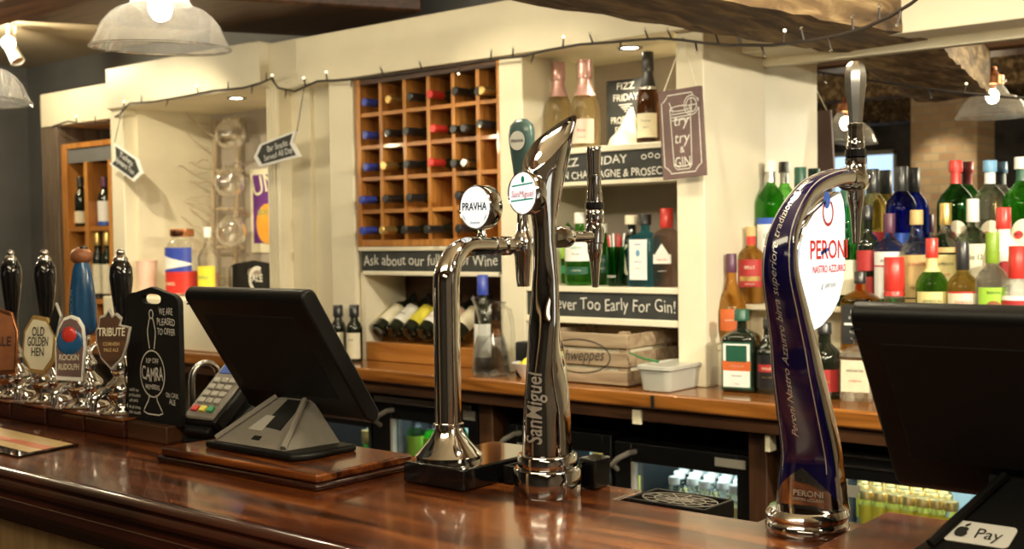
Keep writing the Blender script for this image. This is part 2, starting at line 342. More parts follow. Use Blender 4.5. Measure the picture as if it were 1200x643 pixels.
def brickmat():
    m, nt, b = nodes('old_brick'); N = nt.nodes.new; L = nt.links.new
    tc = N('ShaderNodeTexCoord'); mp = N('ShaderNodeMapping'); mp.inputs['Rotation'].default_value = (math.pi/2, 0, 0); br = N('ShaderNodeTexBrick'); br.inputs['Color1'].default_value = (0.45, 0.27, 0.15, 1); br.inputs['Color2'].default_value = (0.6, 0.42, 0.25, 1)
    br.inputs['Mortar'].default_value = (0.4, 0.34, 0.26, 1); br.inputs['Scale'].default_value = 4.5; set_in(b, rough=0.85)
    L(tc.outputs['Object'], mp.inputs['Vector']); L(mp.outputs['Vector'], br.inputs['Vector']); L(br.outputs['Color'], b.inputs['Base Color']); return m
M['brick'] = brickmat()
M['stone'] = mat('dark_stone_wall', (0.11, 0.10, 0.095), 0.8, var=0.5, scale=5, bump=0.6)
M['mirror'] = mat('mirror_silver', (0.88, 0.89, 0.88), 0.0, var=0.0, metal=1.0)
# ================================================================== room shell
ZT, ZW = 1.095, 1.02
YP, YM, YB = 3.20, 3.62, 3.72
def S(name, mb, m, bevel=0.0, **k): return struct(mb.build(name, m, bevel=bevel, **k))
S('floor', MB().box(-7, 2.4, -3.4, 3.9, -0.1, 0), M['floor'])
S('ceiling', MB().box(-7, 2.4, -3.4, 3.9, 2.62, 2.72), M['ceiling'])
S('wall_left', MB().box(-7.1, -7, -3.4, 3.9, 0, 2.62), M['greywall'])
S('wall_right', MB().box(2.4, 2.5, -3.4, 3.9, 0, 2.62), M['taupe'])
S('wall_back', MB().box(-7, 2.4, 3.75, 3.9, 0, 2.62), M['greywall'])
wf = MB(); wx0, wx1, wz0, wz1 = -4.62, -3.95, 1.35, 2.27
wf.box(-7, wx0, -3.4, -3.2, 0, 2.62).box(wx1, 2.4, -3.4, -3.2, 0, 2.62).box(wx0, wx1, -3.4, -3.2, 0, wz0).box(wx0, wx1, -3.4, -3.2, wz1, 2.62)
S('wall_front', wf, M['stone'])
win = MB().box(wx0, wx1, -3.36, -3.35, wz0, wz1)
wn = S('window_1', win, M['sky'])
fr = MB()
for x in (wx0, (wx0+wx1)/2-.02, wx1-.04): fr.box(x, x+.04, -3.3, -3.22, wz0, wz1)
for z in (wz0, wz1-.04): fr.box(wx0, wx1, -3.3, -3.22, z, z+.04)
fr.build('window_frame', M['cream2'], wn)
S('wall_pillar', MB().box(-2.98, -2.52, -1.3, -0.9, 0, 2.62), M['brick'], bevel=.01)
# timber across the ceiling over the far end of the bar
d0, d1 = onz(0, 24, 2.45), onz(265, 38, 2.45); dv = (d1-d0); dv.z = 0
a, b_ = d0-dv*1.2, d0+dv*1.55
e2 = Vector((0.72, -0.18, 0))
S('trim_1', MB().extr([a, b_, b_+e2, a+e2], (0, 0, .165)), M['dkwood'], bevel=.012)
# rough oak beam over the passage
zb = 2.095
q1, q2 = onz(960, 57, zb), onz(1087, 47, zb); n1 = onz(596, 1, zb)
q1.y = q2.y = 3.6
dr = Vector((n1.x-q1.x, n1.y-q1.y, 0)).normalized()
bm_ = MB(); rows = []
random.seed(3)
NB = 26
for j in range(NB+1):
    t = 1.62*j/NB; row = []
    for (bx, bz) in ((0, 0.0), (.09, -.006), (.18, -.004), (.27, -.008), (1, 0.004), (1, .04), (1, .10), (1, .19), (.5, .19), (0, .19), (0, .10), (0, .04)):
        p = q1.lerp(q2, bx) + dr*t; k = 1 if bz < .15 else 0
        row.append((p.x+random.uniform(-.006, .006)*k, p.y, zb+bz+random.uniform(-.005, .005)*k))
    rows.append(row)
bm_.grid(rows[::-1], True); bm_.f.append(tuple(range(11, -1, -1))); bm_.f.append(tuple(NB*12+i for i in range(12)))
S('trim_2', bm_, M['beam'], smooth=50)
S('trim_10', MB().box(-7, 2.4, 1.84, 2.06, 2.28, 2.62), M['dkwood'], bevel=.015)
S('trim_3', MB().box(-7, 2.4, -0.6, -0.35, 2.42, 2.62), M['beam'], bevel=.02)
S('trim_4', MB().box(-7, 2.4, -2.2, -1.95, 2.40, 2.62), M['beam'], bevel=.02)
# bulkhead and posts of the back bar
bh = MB().box(-4.03, -3.96, 3.165, YB, 2.165, 2.36).box(-5.16, -4.03, 3.17, YB, 2.165, 2.365).box(-3.96, -3.74, 3.215, YB, 2.15, 2.355).box(-3.74, -1.824, 3.18, YB, 2.15, 2.345)
S('wall_bulkhead', bh, M['cream'], bevel=.004)
S('wall_bulkhead_far', MB().box(-6.08, -5.16, 3.33, YB, 2.15, 2.335), M['cream'], bevel=.004)
S('wall_soffit', MB().box(-1.824, 2.4, 3.45, 3.6, 2.10, 2.62).box(-1.824, 2.4, 3.6, 3.75, 2.07, 2.62), M['cream'], bevel=.004)
def post(name, x0, x1, y0=YP, z0=ZW, z1=2.16, y1=YB): S(name, MB().box(x0, x1, y0, y1, z0, z1), M['cream'], bevel=.004)
post('trim_5', -5.16, -5.05, 3.19, 0, 2.17)
pm = MB().box(-3.95, -3.415, 3.27, YB, ZW, 2.16)
for x0, x1, y0 in ((-3.965, -3.885, 3.20), (-3.80, -3.74, 3.25), (-3.565, -3.425, 3.20)): pm.box(x0, x1, y0, 3.3, ZW, 2.16)
for i in range(4): pm.box(-3.958+i*.019, -3.947+i*.019, 3.194, 3.21, 1.3, 2.16)
S('trim_6', pm, M['cream'], bevel=.003)
post('trim_7', -2.66, -2.552)
post('trim_8', -1.925, -1.824, 3.2)
S('wall_return', MB().box(-1.92, -1.83, 3.3, 3.75, ZW+.01, 2.34).box(-2.552, -2.535, 3.36, 3.64, ZW, 2.15), M['cream'])
# linings of the niches
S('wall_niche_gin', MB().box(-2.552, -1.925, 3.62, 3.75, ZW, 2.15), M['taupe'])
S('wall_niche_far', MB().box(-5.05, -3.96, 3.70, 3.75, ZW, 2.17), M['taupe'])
S('wall_niche_side', MB().box(-5.05, -5.03, 3.26, 3.70, ZW, 2.165), M['cream'])
S('wall_niche_wine', MB().box(-3.415, -2.66, 3.70, 3.75, ZW, 1.40).box(-3.415, -3.39, 3.22, 3.70, ZW, 1.37).box(-2.68, -2.66, 3.22, 3.7, ZW, 1.37), M['cream'])
S('wall_niche_ledge', MB().box(-5.05, -3.965, 3.06, 3.70, ZW, 1.25), M['cream'], bevel=.006)
S('trim_9', MB().box(-6.10, -5.93, 3.34, 3.75, 0, 2.15), M['greyplank'], bevel=.004)
# mirror behind the spirits
mr_ = thing('wall_mirror', 'large plain mirror behind the tiers of spirit bottles', 'mirror', (-1.3, YM, 1.0))
MB().box(-0.524, 1.1, 0, .012, 0.02, 1.07).build('mirror_glass', M['mirror'], mr_, smooth=0)
MB().box(1.1, 1.14, -.01, .02, .02, 1.07).build('edge_strip', M['cream2'], mr_)
S('wall_back_end', MB().box(-0.16, 2.4, 3.6, 3.75, 0, 2.07), M['cream'])
# ================================================================== front bar
bar = thing('bar_counter', 'long varnished mahogany bar counter with pale panelled front', 'bar counter', (0, 0, 0))
XL, XR, YF, YK = -4.6, 1.9, 1.02, 1.55
top = MB().extr([(XL, YF+.02, ZT-.03), (XR, YF+.02, ZT-.03), (XR, YK, ZT-.03), (-.76, YK, ZT-.03), (-.76, 1.472, ZT-.03), (-1.0, 1.472, ZT-.03), (-1.0, YK, ZT-.03), (XL, YK, ZT-.03)], (0, 0, .03))
top.build('countertop', M['mahog'], bar, bevel=.004)
prof = [(0.025, 0.0), (0.012, 0.0), (0.004, -.004), (0.000, -.010), (0.004, -.016), (-.002, -.020), (-.006, -.026), (-.006, -.032), (0.0, -.036), (0.0, -.043), (-.008, -.048), (-.010, -.062), (-.004, -.074), (.012, -.082), (.02, -.10), (.03, -.105), (.05, -.105)]
ed = MB(); ed.grid([[(x, YF+p[0], ZT+p[1]) for p in prof] for x in (XL, XR)])
ed.v = ed.v; ed.build('edge_moulding', M['mahog_dark'], bar, smooth=30)
pn = MB().box(XL, XR, YF+.04, YF+.06, 0.12, ZT-.10)
fr_ = MB().box(XL, XR, YF+.028, YF+.045, ZT-.175, ZT-.10).box(XL, XR, YF+.028, YF+.045, .1, .22)
pn.box(XL, XR, YF+.06, YK-.05, .0, .12)
pn.build('front_panel', M['oak'], bar)
fr_.build('panel_rail', M['oak'], bar, bevel=.003)
bd = MB(); x = XL
while x < XR-.12:
    bd.box(x+.002, x+.098, YF+.032, YF+.041, .22, ZT-.175); x += .10
bd.build('panel_boards', M['oak'], bar, bevel=.003)
MB().box(XL, XR, YK-.06, YK-.04, .1, ZT-.03).build('back_panel', M['blackmatt'], bar)
# ================================================================== back counter
bc = thing('back_counter', 'orange varnished wooden worktop running along the back bar', 'counter', (0, 0, 0))
MB().box(-5.6, 1.2, 3.0, 3.72, ZW-.05, ZW).build('worktop', M['worktop'], bc, bevel=.008)
MB().box(-5.6, 1.2, 3.03, 3.06, ZW-.095, ZW-.05).build('apron', M['dkwood'], bc, bevel=.003)
for x0, x1 in ((ony(561, 480, 3.09).x, ony(577, 480, 3.09).x), (-1.62, -1.56)):
    MB().box(x0, x1, 3.09, 3.6, 0, ZW-.05).build('upright', M['dkwoodv'], bc, bevel=.003)
MB().box(-5.6, 1.2, 3.66, 3.70, 0, ZW-.05).build('back_board', M['blackmatt'], bc)
MB().box(-1.90, -1.888, 2.994, 3.004, ZW-.048, ZW-.006).build('joint_strip', M['steel'], bc)
cl = onz(744, 488, ZW-.1); MB().box(-1.985, -1.955, 3.02, 3.03, ZW-.105, ZW-.06).build('cable_clip', M['ivory'], bc)
MB().box(-1.545, -1.53, 3.05, 3.09, ZW-.15, ZW-.10).build('socket_clip', M['ivory'], bc)
# ================================================================== bottle builder
def prof_for(kind, r, h):
    nk = .0145
    if kind == 'wine': return [(0, .004), (r*.6, .006), (r*.9, 0), (r, .006), (r, h*.58), (r*.97, h*.62), (r*.8, h*.68), (r*.52, h*.735), (nk*1.1, h*.78), (nk, h*.82), (nk, h*.955), (nk*1.18, h*.958), (nk*1.18, h*.985), (nk, h)]
    if kind == 'champ': return [(0, .006), (r*.6, .006), (r*.93, 0), (r, .008), (r, h*.42), (r*.96, h*.48), (r*.8, h*.57), (r*.6, h*.655), (r*.44, h*.74), (r*.37, h*.82), (r*.34, h*.955), (r*.42, h*.96), (r*.42, h*.985), (r*.36, h)]
    if kind == 'spirit': return [(0, .004), (r*.9, 0), (r, .006), (r, h*.60), (r*.96, h*.64), (r*.75, h*.69), (r*.45, h*.73), (nk*1.05, h*.765), (nk, h*.86), (nk, h)]
    if kind == 'tall': return [(0, .004), (r*.9, 0), (r, .006), (r, h*.56), (r*.95, h*.60), (r*.72, h*.66), (r*.48, h*.71), (nk*1.25, h*.76), (nk*1.1, h*.86), (nk*1.1, h)]
    if kind == 'round': return [(0, .004), (r*.9, 0), (r, .008), (r, h*.50), (r*.98, h*.56), (r*.85, h*.63), (r*.6, h*.69), (nk*1.3, h*.74), (nk*1.2, h*.86), (nk*1.2, h)]
    if kind == 'square': return [(0, .004), (r*.9, 0, 7), (r, .006, 7), (r, h*.64, 7), (r*.96, h*.68, 6), (r*.7, h*.73, 3), (nk*1.1, h*.77), (nk, h*.86), (nk, h)]
    if kind == 'bulb': return [(0, .004), (r*.7, 0), (r*.8, .008), (r, h*.2), (r, h*.36), (r*.8, h*.5), (r*.45, h*.62), (nk*1.1, h*.72), (nk, h*.86), (nk, h)]
def bottle(name, label, cat, loc, kind, r, h, body, cap, rz=0, group=None, capfrac=.86, foil=None, lab=None, neck=None, texts=(), caprad=1.12, n=28, marks=()):
    t = thing(name, label, cat, loc, rz, group)
    pr = prof_for(kind, r, h)
    MB().lathe(pr, n, captop=True).build('glass_body', body, t, smooth=40)
    if cap:
        cr = max(p[0] for p in pr if p[1] >= h*capfrac-1e-6)*caprad + .001
        cb = MB().lathe([(cr, h*capfrac), (cr*1.02, h*capfrac+.002), (cr*1.02, h*.90), (cr, h*.905), (cr, h+.001), (cr*.93, h+.003)], 20)
        cb.build('cap', cap, t, smooth=40)
    if foil:    # neck foil or sleeve below the cap
        fm, f0 = foil
        sec = [(p[0]+.0008, p[1]) for p in pr if h*f0 <= p[1] <= h*capfrac]
        def rad(z):
            for q, w_ in zip(pr, pr[1:]):
                if q[1] <= z <= w_[1] and w_[1] > q[1]: return q[0]+(w_[0]-q[0])*(z-q[1])/(w_[1]-q[1])+.0008
            return .0155
        sec = [(rad(h*f0), h*f0)]+sec+[(rad(h*capfrac-1e-4), h*capfrac)]
        MB().lathe(sec, 20, captop=False, capbot=False).build('neck_foil', fm, t, smooth=40)
    sq = kind == 'square'; lr = r+.0008
    def panel(z0, z1, ang, m, nm, off=0.0):
        mb = MB()
        if sq:
            wd = 2*r*ang; mb.box(-wd/2, wd/2, -(r+.0014+off), -(r-.002), z0, z1)
        else:
            A = ang*math.pi; k = 14; R_ = lr+off
            rows = [[(R_*math.sin(-A/2+A*i/k), -R_*math.cos(-A/2+A*i/k), z) for i in range(k+1)] for z in (z0, z1)]
            mb.grid(rows)
        return mb.build(nm, m, t)
    labs = lab if isinstance(lab, list) else ([lab] if lab else [])
    lo = None
    for i, (z0, z1, ang, m) in enumerate(labs):
        o_ = panel(h*z0, h*z1, ang, m, 'label', .0004*i); lo = lo or o_
    if neck:
        z0, z1, m = neck; rr = 0
        for q, w_ in zip(pr, pr[1:]):
            if q[1] <= h*(z0+z1)/2 <= w_[1]: rr = max(q[0], w_[0])
        MB().lathe([(rr+.001, h*z0), (rr+.001, h*z1)], 20, captop=False, capbot=False).build('neck_label', m, t)
    for (s_, size, z, m, wmax) in texts:
        fn = flat((0, -(r+.0022), h*z), (1, 0, 0), (0, 0, 1)) if sq else round_cyl(lr+.0016, h*z)
        put_text(MB(), s_, size, fn, width=wmax).build('lettering', m, t)
    for (fnm, m) in marks:
        mb = MB(); fn0 = (lambda x, y: (x, -(r+.0022), h*0+y)) if sq else (lambda x, y: ((lr+.0014)*math.sin(x/lr), -(lr+.0014)*math.cos(x/lr), y))
        fnm(mb, fn0); mb.build('emblem', m, t)
    return t
def disc_mark(cx, z, rx, ry, n=18):
    def f(mb, fn):
        vs = [fn(cx, z)]+[fn(cx+rx*math.cos(2*math.pi*i/n), z+ry*math.sin(2*math.pi*i/n)) for i in range(n)]
        mb.add(vs, [(0, i+1, (i+1) % n+1) for i in range(n)])
    return f
def BP(px, top, wpx, Y, z0):          # a bottle at depth Y standing on z0 whose top is seen at (px, top)
    p = ony(px, top, Y); d = depth(p); pb = ony(px + .014*(p.z-z0)*FPX/d, 300, Y)
    return (p.x, Y, z0), p.z-z0-.003, wpx*d/FPX/2
RZ = math.radians(20)
# ================================================================== shelves and chalk strips of the back bar
def shelf(name, label, x0, x1, z0, z1, y0, y1):
    o = tag(MB().box(x0, x1, y0, y1, z0, z1).build(name, M['cream2'], bevel=.003), label, 'shelf'); return o
def chalk_strip(label, x0, x1, z0, z1, y, lines):
    t = thing('chalkboard_strip', label, 'chalkboard', (0, 0, 0))
    MB().box(x0, x1, y, y+.012, z0, z1).build('board', M['chalkboard'], t)
    for (s_, xc, z, size, wd) in lines:
        mb = put_text(MB(), s_, size, flat((xc, y-.0012, z), (1, 0, 0), (0, 0, 1)), width=wd, wob=.045, bold=(.010 if s_.isupper() else -.006))
        mb.build('chalk_lettering', M['chalk'], t)
    return t
shelf('display_shelf', 'cream shelf edge directly under the pigeonhole wine rack', -3.415, -2.66, 1.458, 1.475, 3.205, 3.45)
shelf('display_shelf', 'cream shelf edge below the chalk strip about wine', -3.39, -2.68, 1.362, 1.379, 3.205, 3.45)
chalk_strip('long narrow chalkboard under the wine rack asking about the wine list', -3.40, -2.66, 1.379, 1.458, 3.212,
    [('Ask about our full list of Wine', -3.035, 1.402, .06, .70)])
MB_ = MB().box(-3.39, -2.68, 3.45, 3.47, ZW, 1.475).build('recess_back', M['dkwood']); struct(MB_); MB_.name = 'wall_recess_wine'  # dark timber colour stands in for the shadows in the recess
shelf('display_shelf', 'cream shelf carrying the row of gin bottles', -2.552, -1.925, 1.313, 1.333, 3.205, 3.62)
shelf('display_shelf', 'cream rail under the chalk strip about gin', -2.552, -1.925, 1.205, 1.228, 3.205, 3.40)
chalk_strip('chalkboard strip under the gin bottles saying it is never too early', -2.552, -1.925, 1.228, 1.313, 3.213,
    [("It's Never Too Early For Gin!", -2.235, 1.253, .06, .59)])
shelf('display_shelf', 'cream shelf carrying the three tall sparkling wine bottles', -2.552, -1.925, 1.787, 1.808, 3.205, 3.62)
shelf('display_shelf', 'cream rail under the fizz offers chalk strip', -2.552, -1.925, 1.677, 1.692, 3.205, 3.34)
ft = chalk_strip('chalkboard strip advertising fizz offers below the sparkling wine', -2.552, -1.925, 1.692, 1.787, 3.213,
    [('FIZZ', -2.37, 1.746, .04, .10), ('FRIDAY', -2.20, 1.746, .04, .155), ('OFFERS ON CHAMPAGNE & PROSECCO', -2.235, 1.702, .036, .60)])
sw = MB()
for k in range(5): strokes(sw, [arc(-2.055+k*.026, 1.762+.004*(k % 2), .009, .007, 0, 360)], .0035, flat((0, 3.2118, 0), (1, 0, 0), (0, 0, 1)))
sw.build('chalk_swirls', M['chalk'], ft)
# ================================================================== pigeonhole wine rack
rk = thing('wine_rack', 'orange pine pigeonhole wine rack filled with bottle necks', 'wine rack', (0, 0, 0))
RX0, RX1, RZ0, RZ1, RY0, RY1 = -3.413, -2.664, 1.476, 2.15, 3.21, 3.47
fm = MB().box(RX0, RX0+.025, RY0-.004, RY1, RZ0, RZ1).box(RX1-.014, RX1, RY0-.004, RY1, RZ0, RZ1).box(RX0+.025, RX1-.014, RY0-.006, RY1, RZ0, RZ0+.026)
fm.build('frame', M['pinev'], rk, bevel=.002)
tp = MB().box(RX0+.025, RX1-.014, RY0-.004, RY1, RZ1-.03, RZ1-.004); tp.build('top_rail', M['dkwood'], rk)
MB().box(RX0+.025, RX1-.014, RY1-.01, RY1, RZ0+.026, RZ1-.03).build('back_panel', M['rackback_shaded'], rk)
shz = [ony(505, y, 3.21).z for y in (243.5, 203.5, 164.5, 124.5)]
colx = [ony(x, 200, 3.21).x for x in (447.5, 475.5, 503.5, 532.5, 561.5)]
for z in shz: MB().box(RX0+.025, RX1-.014, RY0, RY1-.01, z-.014, z+.002).build('cross_shelf', M['pine'], rk, bevel=.001)
for x in colx: MB().box(x-.009, x+.009, RY0-.003, RY1-.01, RZ0+.026, RZ1-.03).build('divider', M['pinev'], rk, bevel=.001)
lev = [RZ0+.026]+[z+.002 for z in shz]
rackpos = [(4, [(430,115,'b'),(455,113,'g'),(480,108,'d'),(503,108,'r'),(525,104,'d'),(555,103,'d'),(571,98,'g')]),
 (3, [(430,153,'b'),(453,150,'d'),(470,150,'d'),(507,147,'r'),(528,146,'d'),(542,142,'d'),(565,141,'d')]),
 (2, [(431,191,'b'),(449,191,'g'),(475,188,'d'),(504,187,'r'),(523,185,'d'),(538,184,'w')]),
 (1, [(424,229,'b'),(453,228,'d'),(479,226,'d'),(537,225,'d')]),
 (0, [(427,266,'b'),(447,265,'g'),(473,265,'d'),(499,262,'d'),(540,264,'d')])]
rn = ['lowest row', 'second-lowest row', 'middle row', 'second-highest row', 'top row']
cname = {'b': 'blue-necked', 'r': 'red-necked', 'g': 'gold-necked', 'd': 'black-necked', 'w': 'silver-necked'}
cm_ = {'b': M['bluefoil'], 'r': M['redfoil'], 'g': M['gold'], 'd': M['blackcap'], 'w': M['steel']}
edges = [RX0+.025]+colx+[RX1-.014]
ordn = ['first', 'second', 'third', 'fourth', 'fifth', 'sixth', 'seventh']
for row, items in rackpos:
    used = {}
    for i, (px, py, c) in enumerate(items):
        yf = 3.165 if row > 1 else 3.14
        p = ony(px, py, yf); ci = max(k for k in range(6) if p.x+.01 >= edges[k] or k == 0)
        lo_, hi_ = edges[ci]+.009, edges[ci+1]-.009
        used.setdefault(ci, 0); rb = .036
        if sum(1 for q in items if max(k for k in range(6) if ony(q[0], q[1], yf).x+.01 >= edges[k] or k == 0) == ci) > 1: rb = .026
        x = min(max(p.x, lo_+rb+.001), hi_-rb-.001)
        if used[ci]: x = max(x, prevx+rb*2+.001)
        x = min(x, hi_-rb); prevx = x; used[ci] += 1
        z = lev[row]+rb+.001
        t = thing('wine_bottle', '%s wine bottle in the %s of the rack, %s along from the blue neck' % (cname[c], rn[row], ordn[i]) if c != 'b' else 'wine bottle with bright blue foil neck lying in the %s of the rack' % rn[row], 'wine bottle', (x, yf, z), 0, 'wine bottles lying in the rack')
        L_ = .30; pr = [(0, 0), (.012, .0), (.0145, .004), (.0145, .085), (.02, .1), (.7*rb, .128), (.95*rb, .15), (rb, .17), (rb, L_-.006), (rb*.9, L_), (0, L_-.004)]
        R90 = Matrix.Rotation(-math.pi/2, 4, 'X')
        MB().lathe([(r_, z_) for r_, z_ in pr], 18).xf(R90).build('glass_body', M['winegl'], t)
        MB().lathe([(.0, -.002), (.0135, -.0018), (.0165, .001), (.0162, .012), (.0155, .014), (.0162, .07), (.0152, .072)], 18, captop=False).xf(R90).build('neck_foil', cm_[c], t)
# ================================================================== bottles lying on the wooden cradle under the rack
cr = thing('bottle_cradle', 'low wooden cradle tray holding the slanted wine bottles', 'bottle cradle', (0, 0, 0))
CX0, CX1 = -3.385, -2.785
MB().box(CX0, CX1, 3.215, 3.235, ZW, ZW+.075).build('front_board', M['pine'], cr, bevel=.003)
MB().extr([(CX0, 3.235, ZW), (CX0, 3.445, ZW), (CX0, 3.445, ZW+.16), (CX0, 3.235, ZW+.03)], (CX1-CX0, 0, 0)).build('sloping_base', M['pine'], cr)
lblm = ['ivory', 'white', 'limelabel', 'white', 'pinklabel', 'ivory']; lbm = [M['ivory'], M['white'], M['yellowlabel'], M['white'], M['pinklabel'], M['ivory']]
lbn = ['cream', 'plain white', 'lemon yellow', 'white and red', 'pale pink', 'cream and black']
slope = math.atan2(.13, .21)
for i, px in enumerate((438, 455, 471, 486, 503, 519)):
    p = ony(px, 388, 3.215); r_ = .038
    x = max(p.x, CX0+.042) if i == 0 else x+.083
    t = thing('wine_bottle', 'slanted dark wine bottle with %s label lying on the wooden cradle' % lbn[i], 'wine bottle', (x, 3.238, ZW+.112), 0, 'wine bottles on the cradle')
    ax = Matrix.Rotation(-(math.pi/2-slope), 4, 'X')
    pr = [(0, .005), (r_*.7, .0), (r_*.95, .006), (r_, .016), (r_, .155), (r_*.93, .168), (r_*.6, .186), (.017, .205), (.015, .22), (.015, .265), (.017, .266), (.017, .272), (0, .272)]
    MB().lathe(pr, 22).xf(ax).build('glass_body', M['winegl'], t)
    k = 14; A = math.pi*1.1
    mb = MB().grid([[((r_+.001)*math.sin(-A/2+A*j/k), (r_+.001)*-math.cos(-A/2+A*j/k), z) for j in range(k+1)] for z in (.045, .148)]).xf(ax)
    lb = mb.build('label', lbm[i], t)
    if i == 3: put_text(MB(), 'MERLOT', .017, round_cyl(r_+.002, .07)).xf(ax).build('lettering', M['redink'], t)
    elif i in (1, 4): put_text(MB(), 'SHIRAZ' if i == 1 else 'ROSE', .013, round_cyl(r_+.002, .08)).xf(ax).build('lettering', M['ink'], t)
    MB().lathe([(.0165, .222), (.0165, .273), (0, .2735)], 16, capbot=False).xf(ax).build('neck_foil', M['blackcap'], t)
bl, h_, r_ = BP(576, 320, 16, 3.19, ZW)
# ================================================================== gin niche
GY, GZ = 3.33, 1.333
def gb(px, top, w, Y=GY, z0=GZ): return BP(px, top, w, Y, z0)
l, h, r = gb(660, 235, 33, 3.44); bottle('gin_bottle', 'tallest green gin bottle with grey foil neck on the gin shelf', 'gin bottle', l, 'tall', r, h, M['green'], M['steel'], RZ, lab=[(.12, .22, .7, M['greenink']), (.3, .5, .6, M['limelabel'])], capfrac=.82)
l, h, r = gb(679, 249, 36, 3.285); bottle('gin_bottle', 'green gin bottle with a square white label and white cap', 'gin bottle', l, 'tall', r, h, M['green'], M['whitecap'], RZ, lab=[(.34, .62, .62, M['white']), (.16, .26, .5, M['dkgreencap'])],
    texts=[('GORDON', .012, .51, M['greenink'], .04), ('dry gin', .010, .43, M['ink'], .028), ('LONDON', .009, .2, M['chalk'], .035)])
l, h, r = gb(706, 262, 28, 3.36); bottle('gin_bottle', 'very dark green gin bottle partly behind the dispense tap', 'gin bottle', l, 'spirit', r, h, M['dkgreen'], M['whitecap'], RZ, lab=(.2, .5, .6, M['dkgreencap']), texts=[('FIFTY', .016, .38, M['chalk'], .04), ('POUNDS', .01, .26, M['chalk'], .04)])
gl = thing('straw_tumbler', 'dark green tumbler holding short red and white straws', 'tumbler', ony(722, 341, 3.27)*1.0)
gl.location.z = GZ
MB().lathe([(0, .002), (.026, 0), (.03, .006), (.033, .135), (.030, .135), (.027, .01), (0, .01)], 22).build('glass_body', M['dkgreen'], gl)
put_text(MB(), 'GREEN', .012, round_cyl(.0325, .03), width=.036).build('lettering', M['chalk'], gl)
for k in range(9):
    a = k*2.4; rr = .008+.0016*k; q0 = (rr*.6*math.cos(a), rr*.6*math.sin(a), .012); q1_ = (rr*1.5*math.cos(a), rr*1.5*math.sin(a), .168+.006*(k % 3))
    st = tag(MB().tube([q0, q1_], .0032, 8).build('drinking_straw', M['redink'] if k % 2 else M['white'], None, loc=gl.location), '%s paper straw standing in the dark green tumbler' % ('red' if k % 2 else 'white'), 'straw', 'red paper straws' if k % 2 else 'white paper straws')
def diamond(mb, fn):
    pts = [fn(x, y) for x, y in ((0, .035), (.014, .04), (.022, .06), (.022, .12), (.014, .14), (0, .145), (-.014, .14), (-.022, .12), (-.022, .06), (-.014, .04))]
    mb.add(pts, [tuple(range(10))])
l, h, r = gb(740, 252, 27, 3.32); bottle('gin_bottle', 'black gin bottle with a tall cream lozenge label', 'gin bottle', l, 'spirit', r, h, M['winegl'], M['ivory'], RZ, capfrac=.88, caprad=1.5, marks=[(diamond, M['ivory'])], texts=[('HENDRICKS', .006, .36, M['ink'], .032), ('GIN', .009, .47, M['ink'], .016)])
l, h, r = gb(756, 251, 34, 3.29); bb = bottle('gin_bottle', 'square pale blue gin bottle with tall white label and black cap', 'gin bottle', l, 'square', r, h, M['paleblue'], M['blackcap'], math.radians(2), caprad=1.35, lab=(.10, .66, .68, M['white']),
    texts=[('BOMBAY', .008, .58, M['blueink'], .026), ('SAPPHIRE', .006, .34, M['blueink'], .03), ('distilled', .005, .25, M['ink'], .02)], marks=[(disc_mark(0, h*.47, .008, .011), M['ltblue'])])
l, h, r = gb(781, 244, 28, 3.30); bottle('gin_bottle', 'pink gin bottle with tall red cap beside the post', 'gin bottle', l, 'square', r, h, M['pink_liq'], M['redfoil'], math.radians(8), capfrac=.76, caprad=1.3, lab=[(.30, .42, .8, M['white'])],
    texts=[('PINK GIN', .008, .34, M['redink'], .034), ('strawberry', .007, .2, M['white'], .032)], marks=[(lambda mb, fn: mb.add([fn(-.025, h*.42), fn(.025, h*.42), fn(0, h*.56)], [(0, 1, 2)]), M['white'])])
# sparkling wine shelf
FZ = 1.808
l, h, r = gb(654, 73, 33, 3.36, FZ); bottle('prosecco_bottle', 'rose sparkling wine bottle with dusky pink foil, nearer the wine rack', 'sparkling wine bottle', l, 'champ', r, h, M['rose_liq'], M['pinkfoil'], RZ, capfrac=.80, foil=(M['pinkfoil'], .62))
l, h, r = gb(685, 70, 35, 3.30, FZ); bottle('prosecco_bottle', 'rose sparkling wine bottle with shiny pink foil and square pink label', 'sparkling wine bottle', l, 'champ', r, h, M['rose_liq'], M['pinkfoil'], RZ, capfrac=.80, foil=(M['pinkfoil'], .60), lab=(.06, .33, .55, M['pinklabel']), texts=[('Rose', .014, .19, M['redink'], .03), ('prosecco', .008, .12, M['ink'], .03)])
l, h, r = gb(759, 61, 28, 3.33, FZ); bottle('prosecco_bottle', 'dark sparkling wine bottle with black foil and white label', 'sparkling wine bottle', l, 'champ', r, h, M['brownglass'], M['blackcap'], RZ, capfrac=.80, foil=(M['blackcap'], .62), neck=(.60, .63, M['steel']), lab=(.08, .34, .62, M['ivory']), texts=[('Prosecco', .010, .25, M['ink'], .034), ('BRUT', .007, .18, M['ink'], .018)])
cb = thing('chalk_tag', 'small upright chalkboard announcing fizz on Friday behind the bottles', 'chalkboard', (0, 0, 0))
p0, p1 = ony(711, 160, 3.45), ony(756, 90, 3.45)
MB().box(p0.x, p1.x, 3.45, 3.46, FZ, p1.z).build('board', M['chalkboard'], cb, bevel=.002)
cx = (p0.x+p1.x)/2; mb = MB(); fnb = lambda x, z, ox=0: flat((x, 3.4488, z), (1, 0, 0), (0, 0, 1))
for s_, z, sz, wd in (('FIZZ', p1.z-.035, .034, .075), ('FRIDAY', p1.z-.075, .034, .105), ('PROSECCO', p1.z-.155, .034, .125), ('FROM £', p1.z-.19, .032, .09), ('15.00', p1.z-.228, .03, .07)):
    put_text(mb, s_, sz, fnb(cx, z), width=wd, wob=.03, bold=.008)
for k in range(4): strokes(mb, [[(-.028+.008*k, -k*.008), (.028-.008*k, -k*.008)]], .003, fnb(cx, p1.z-.09))
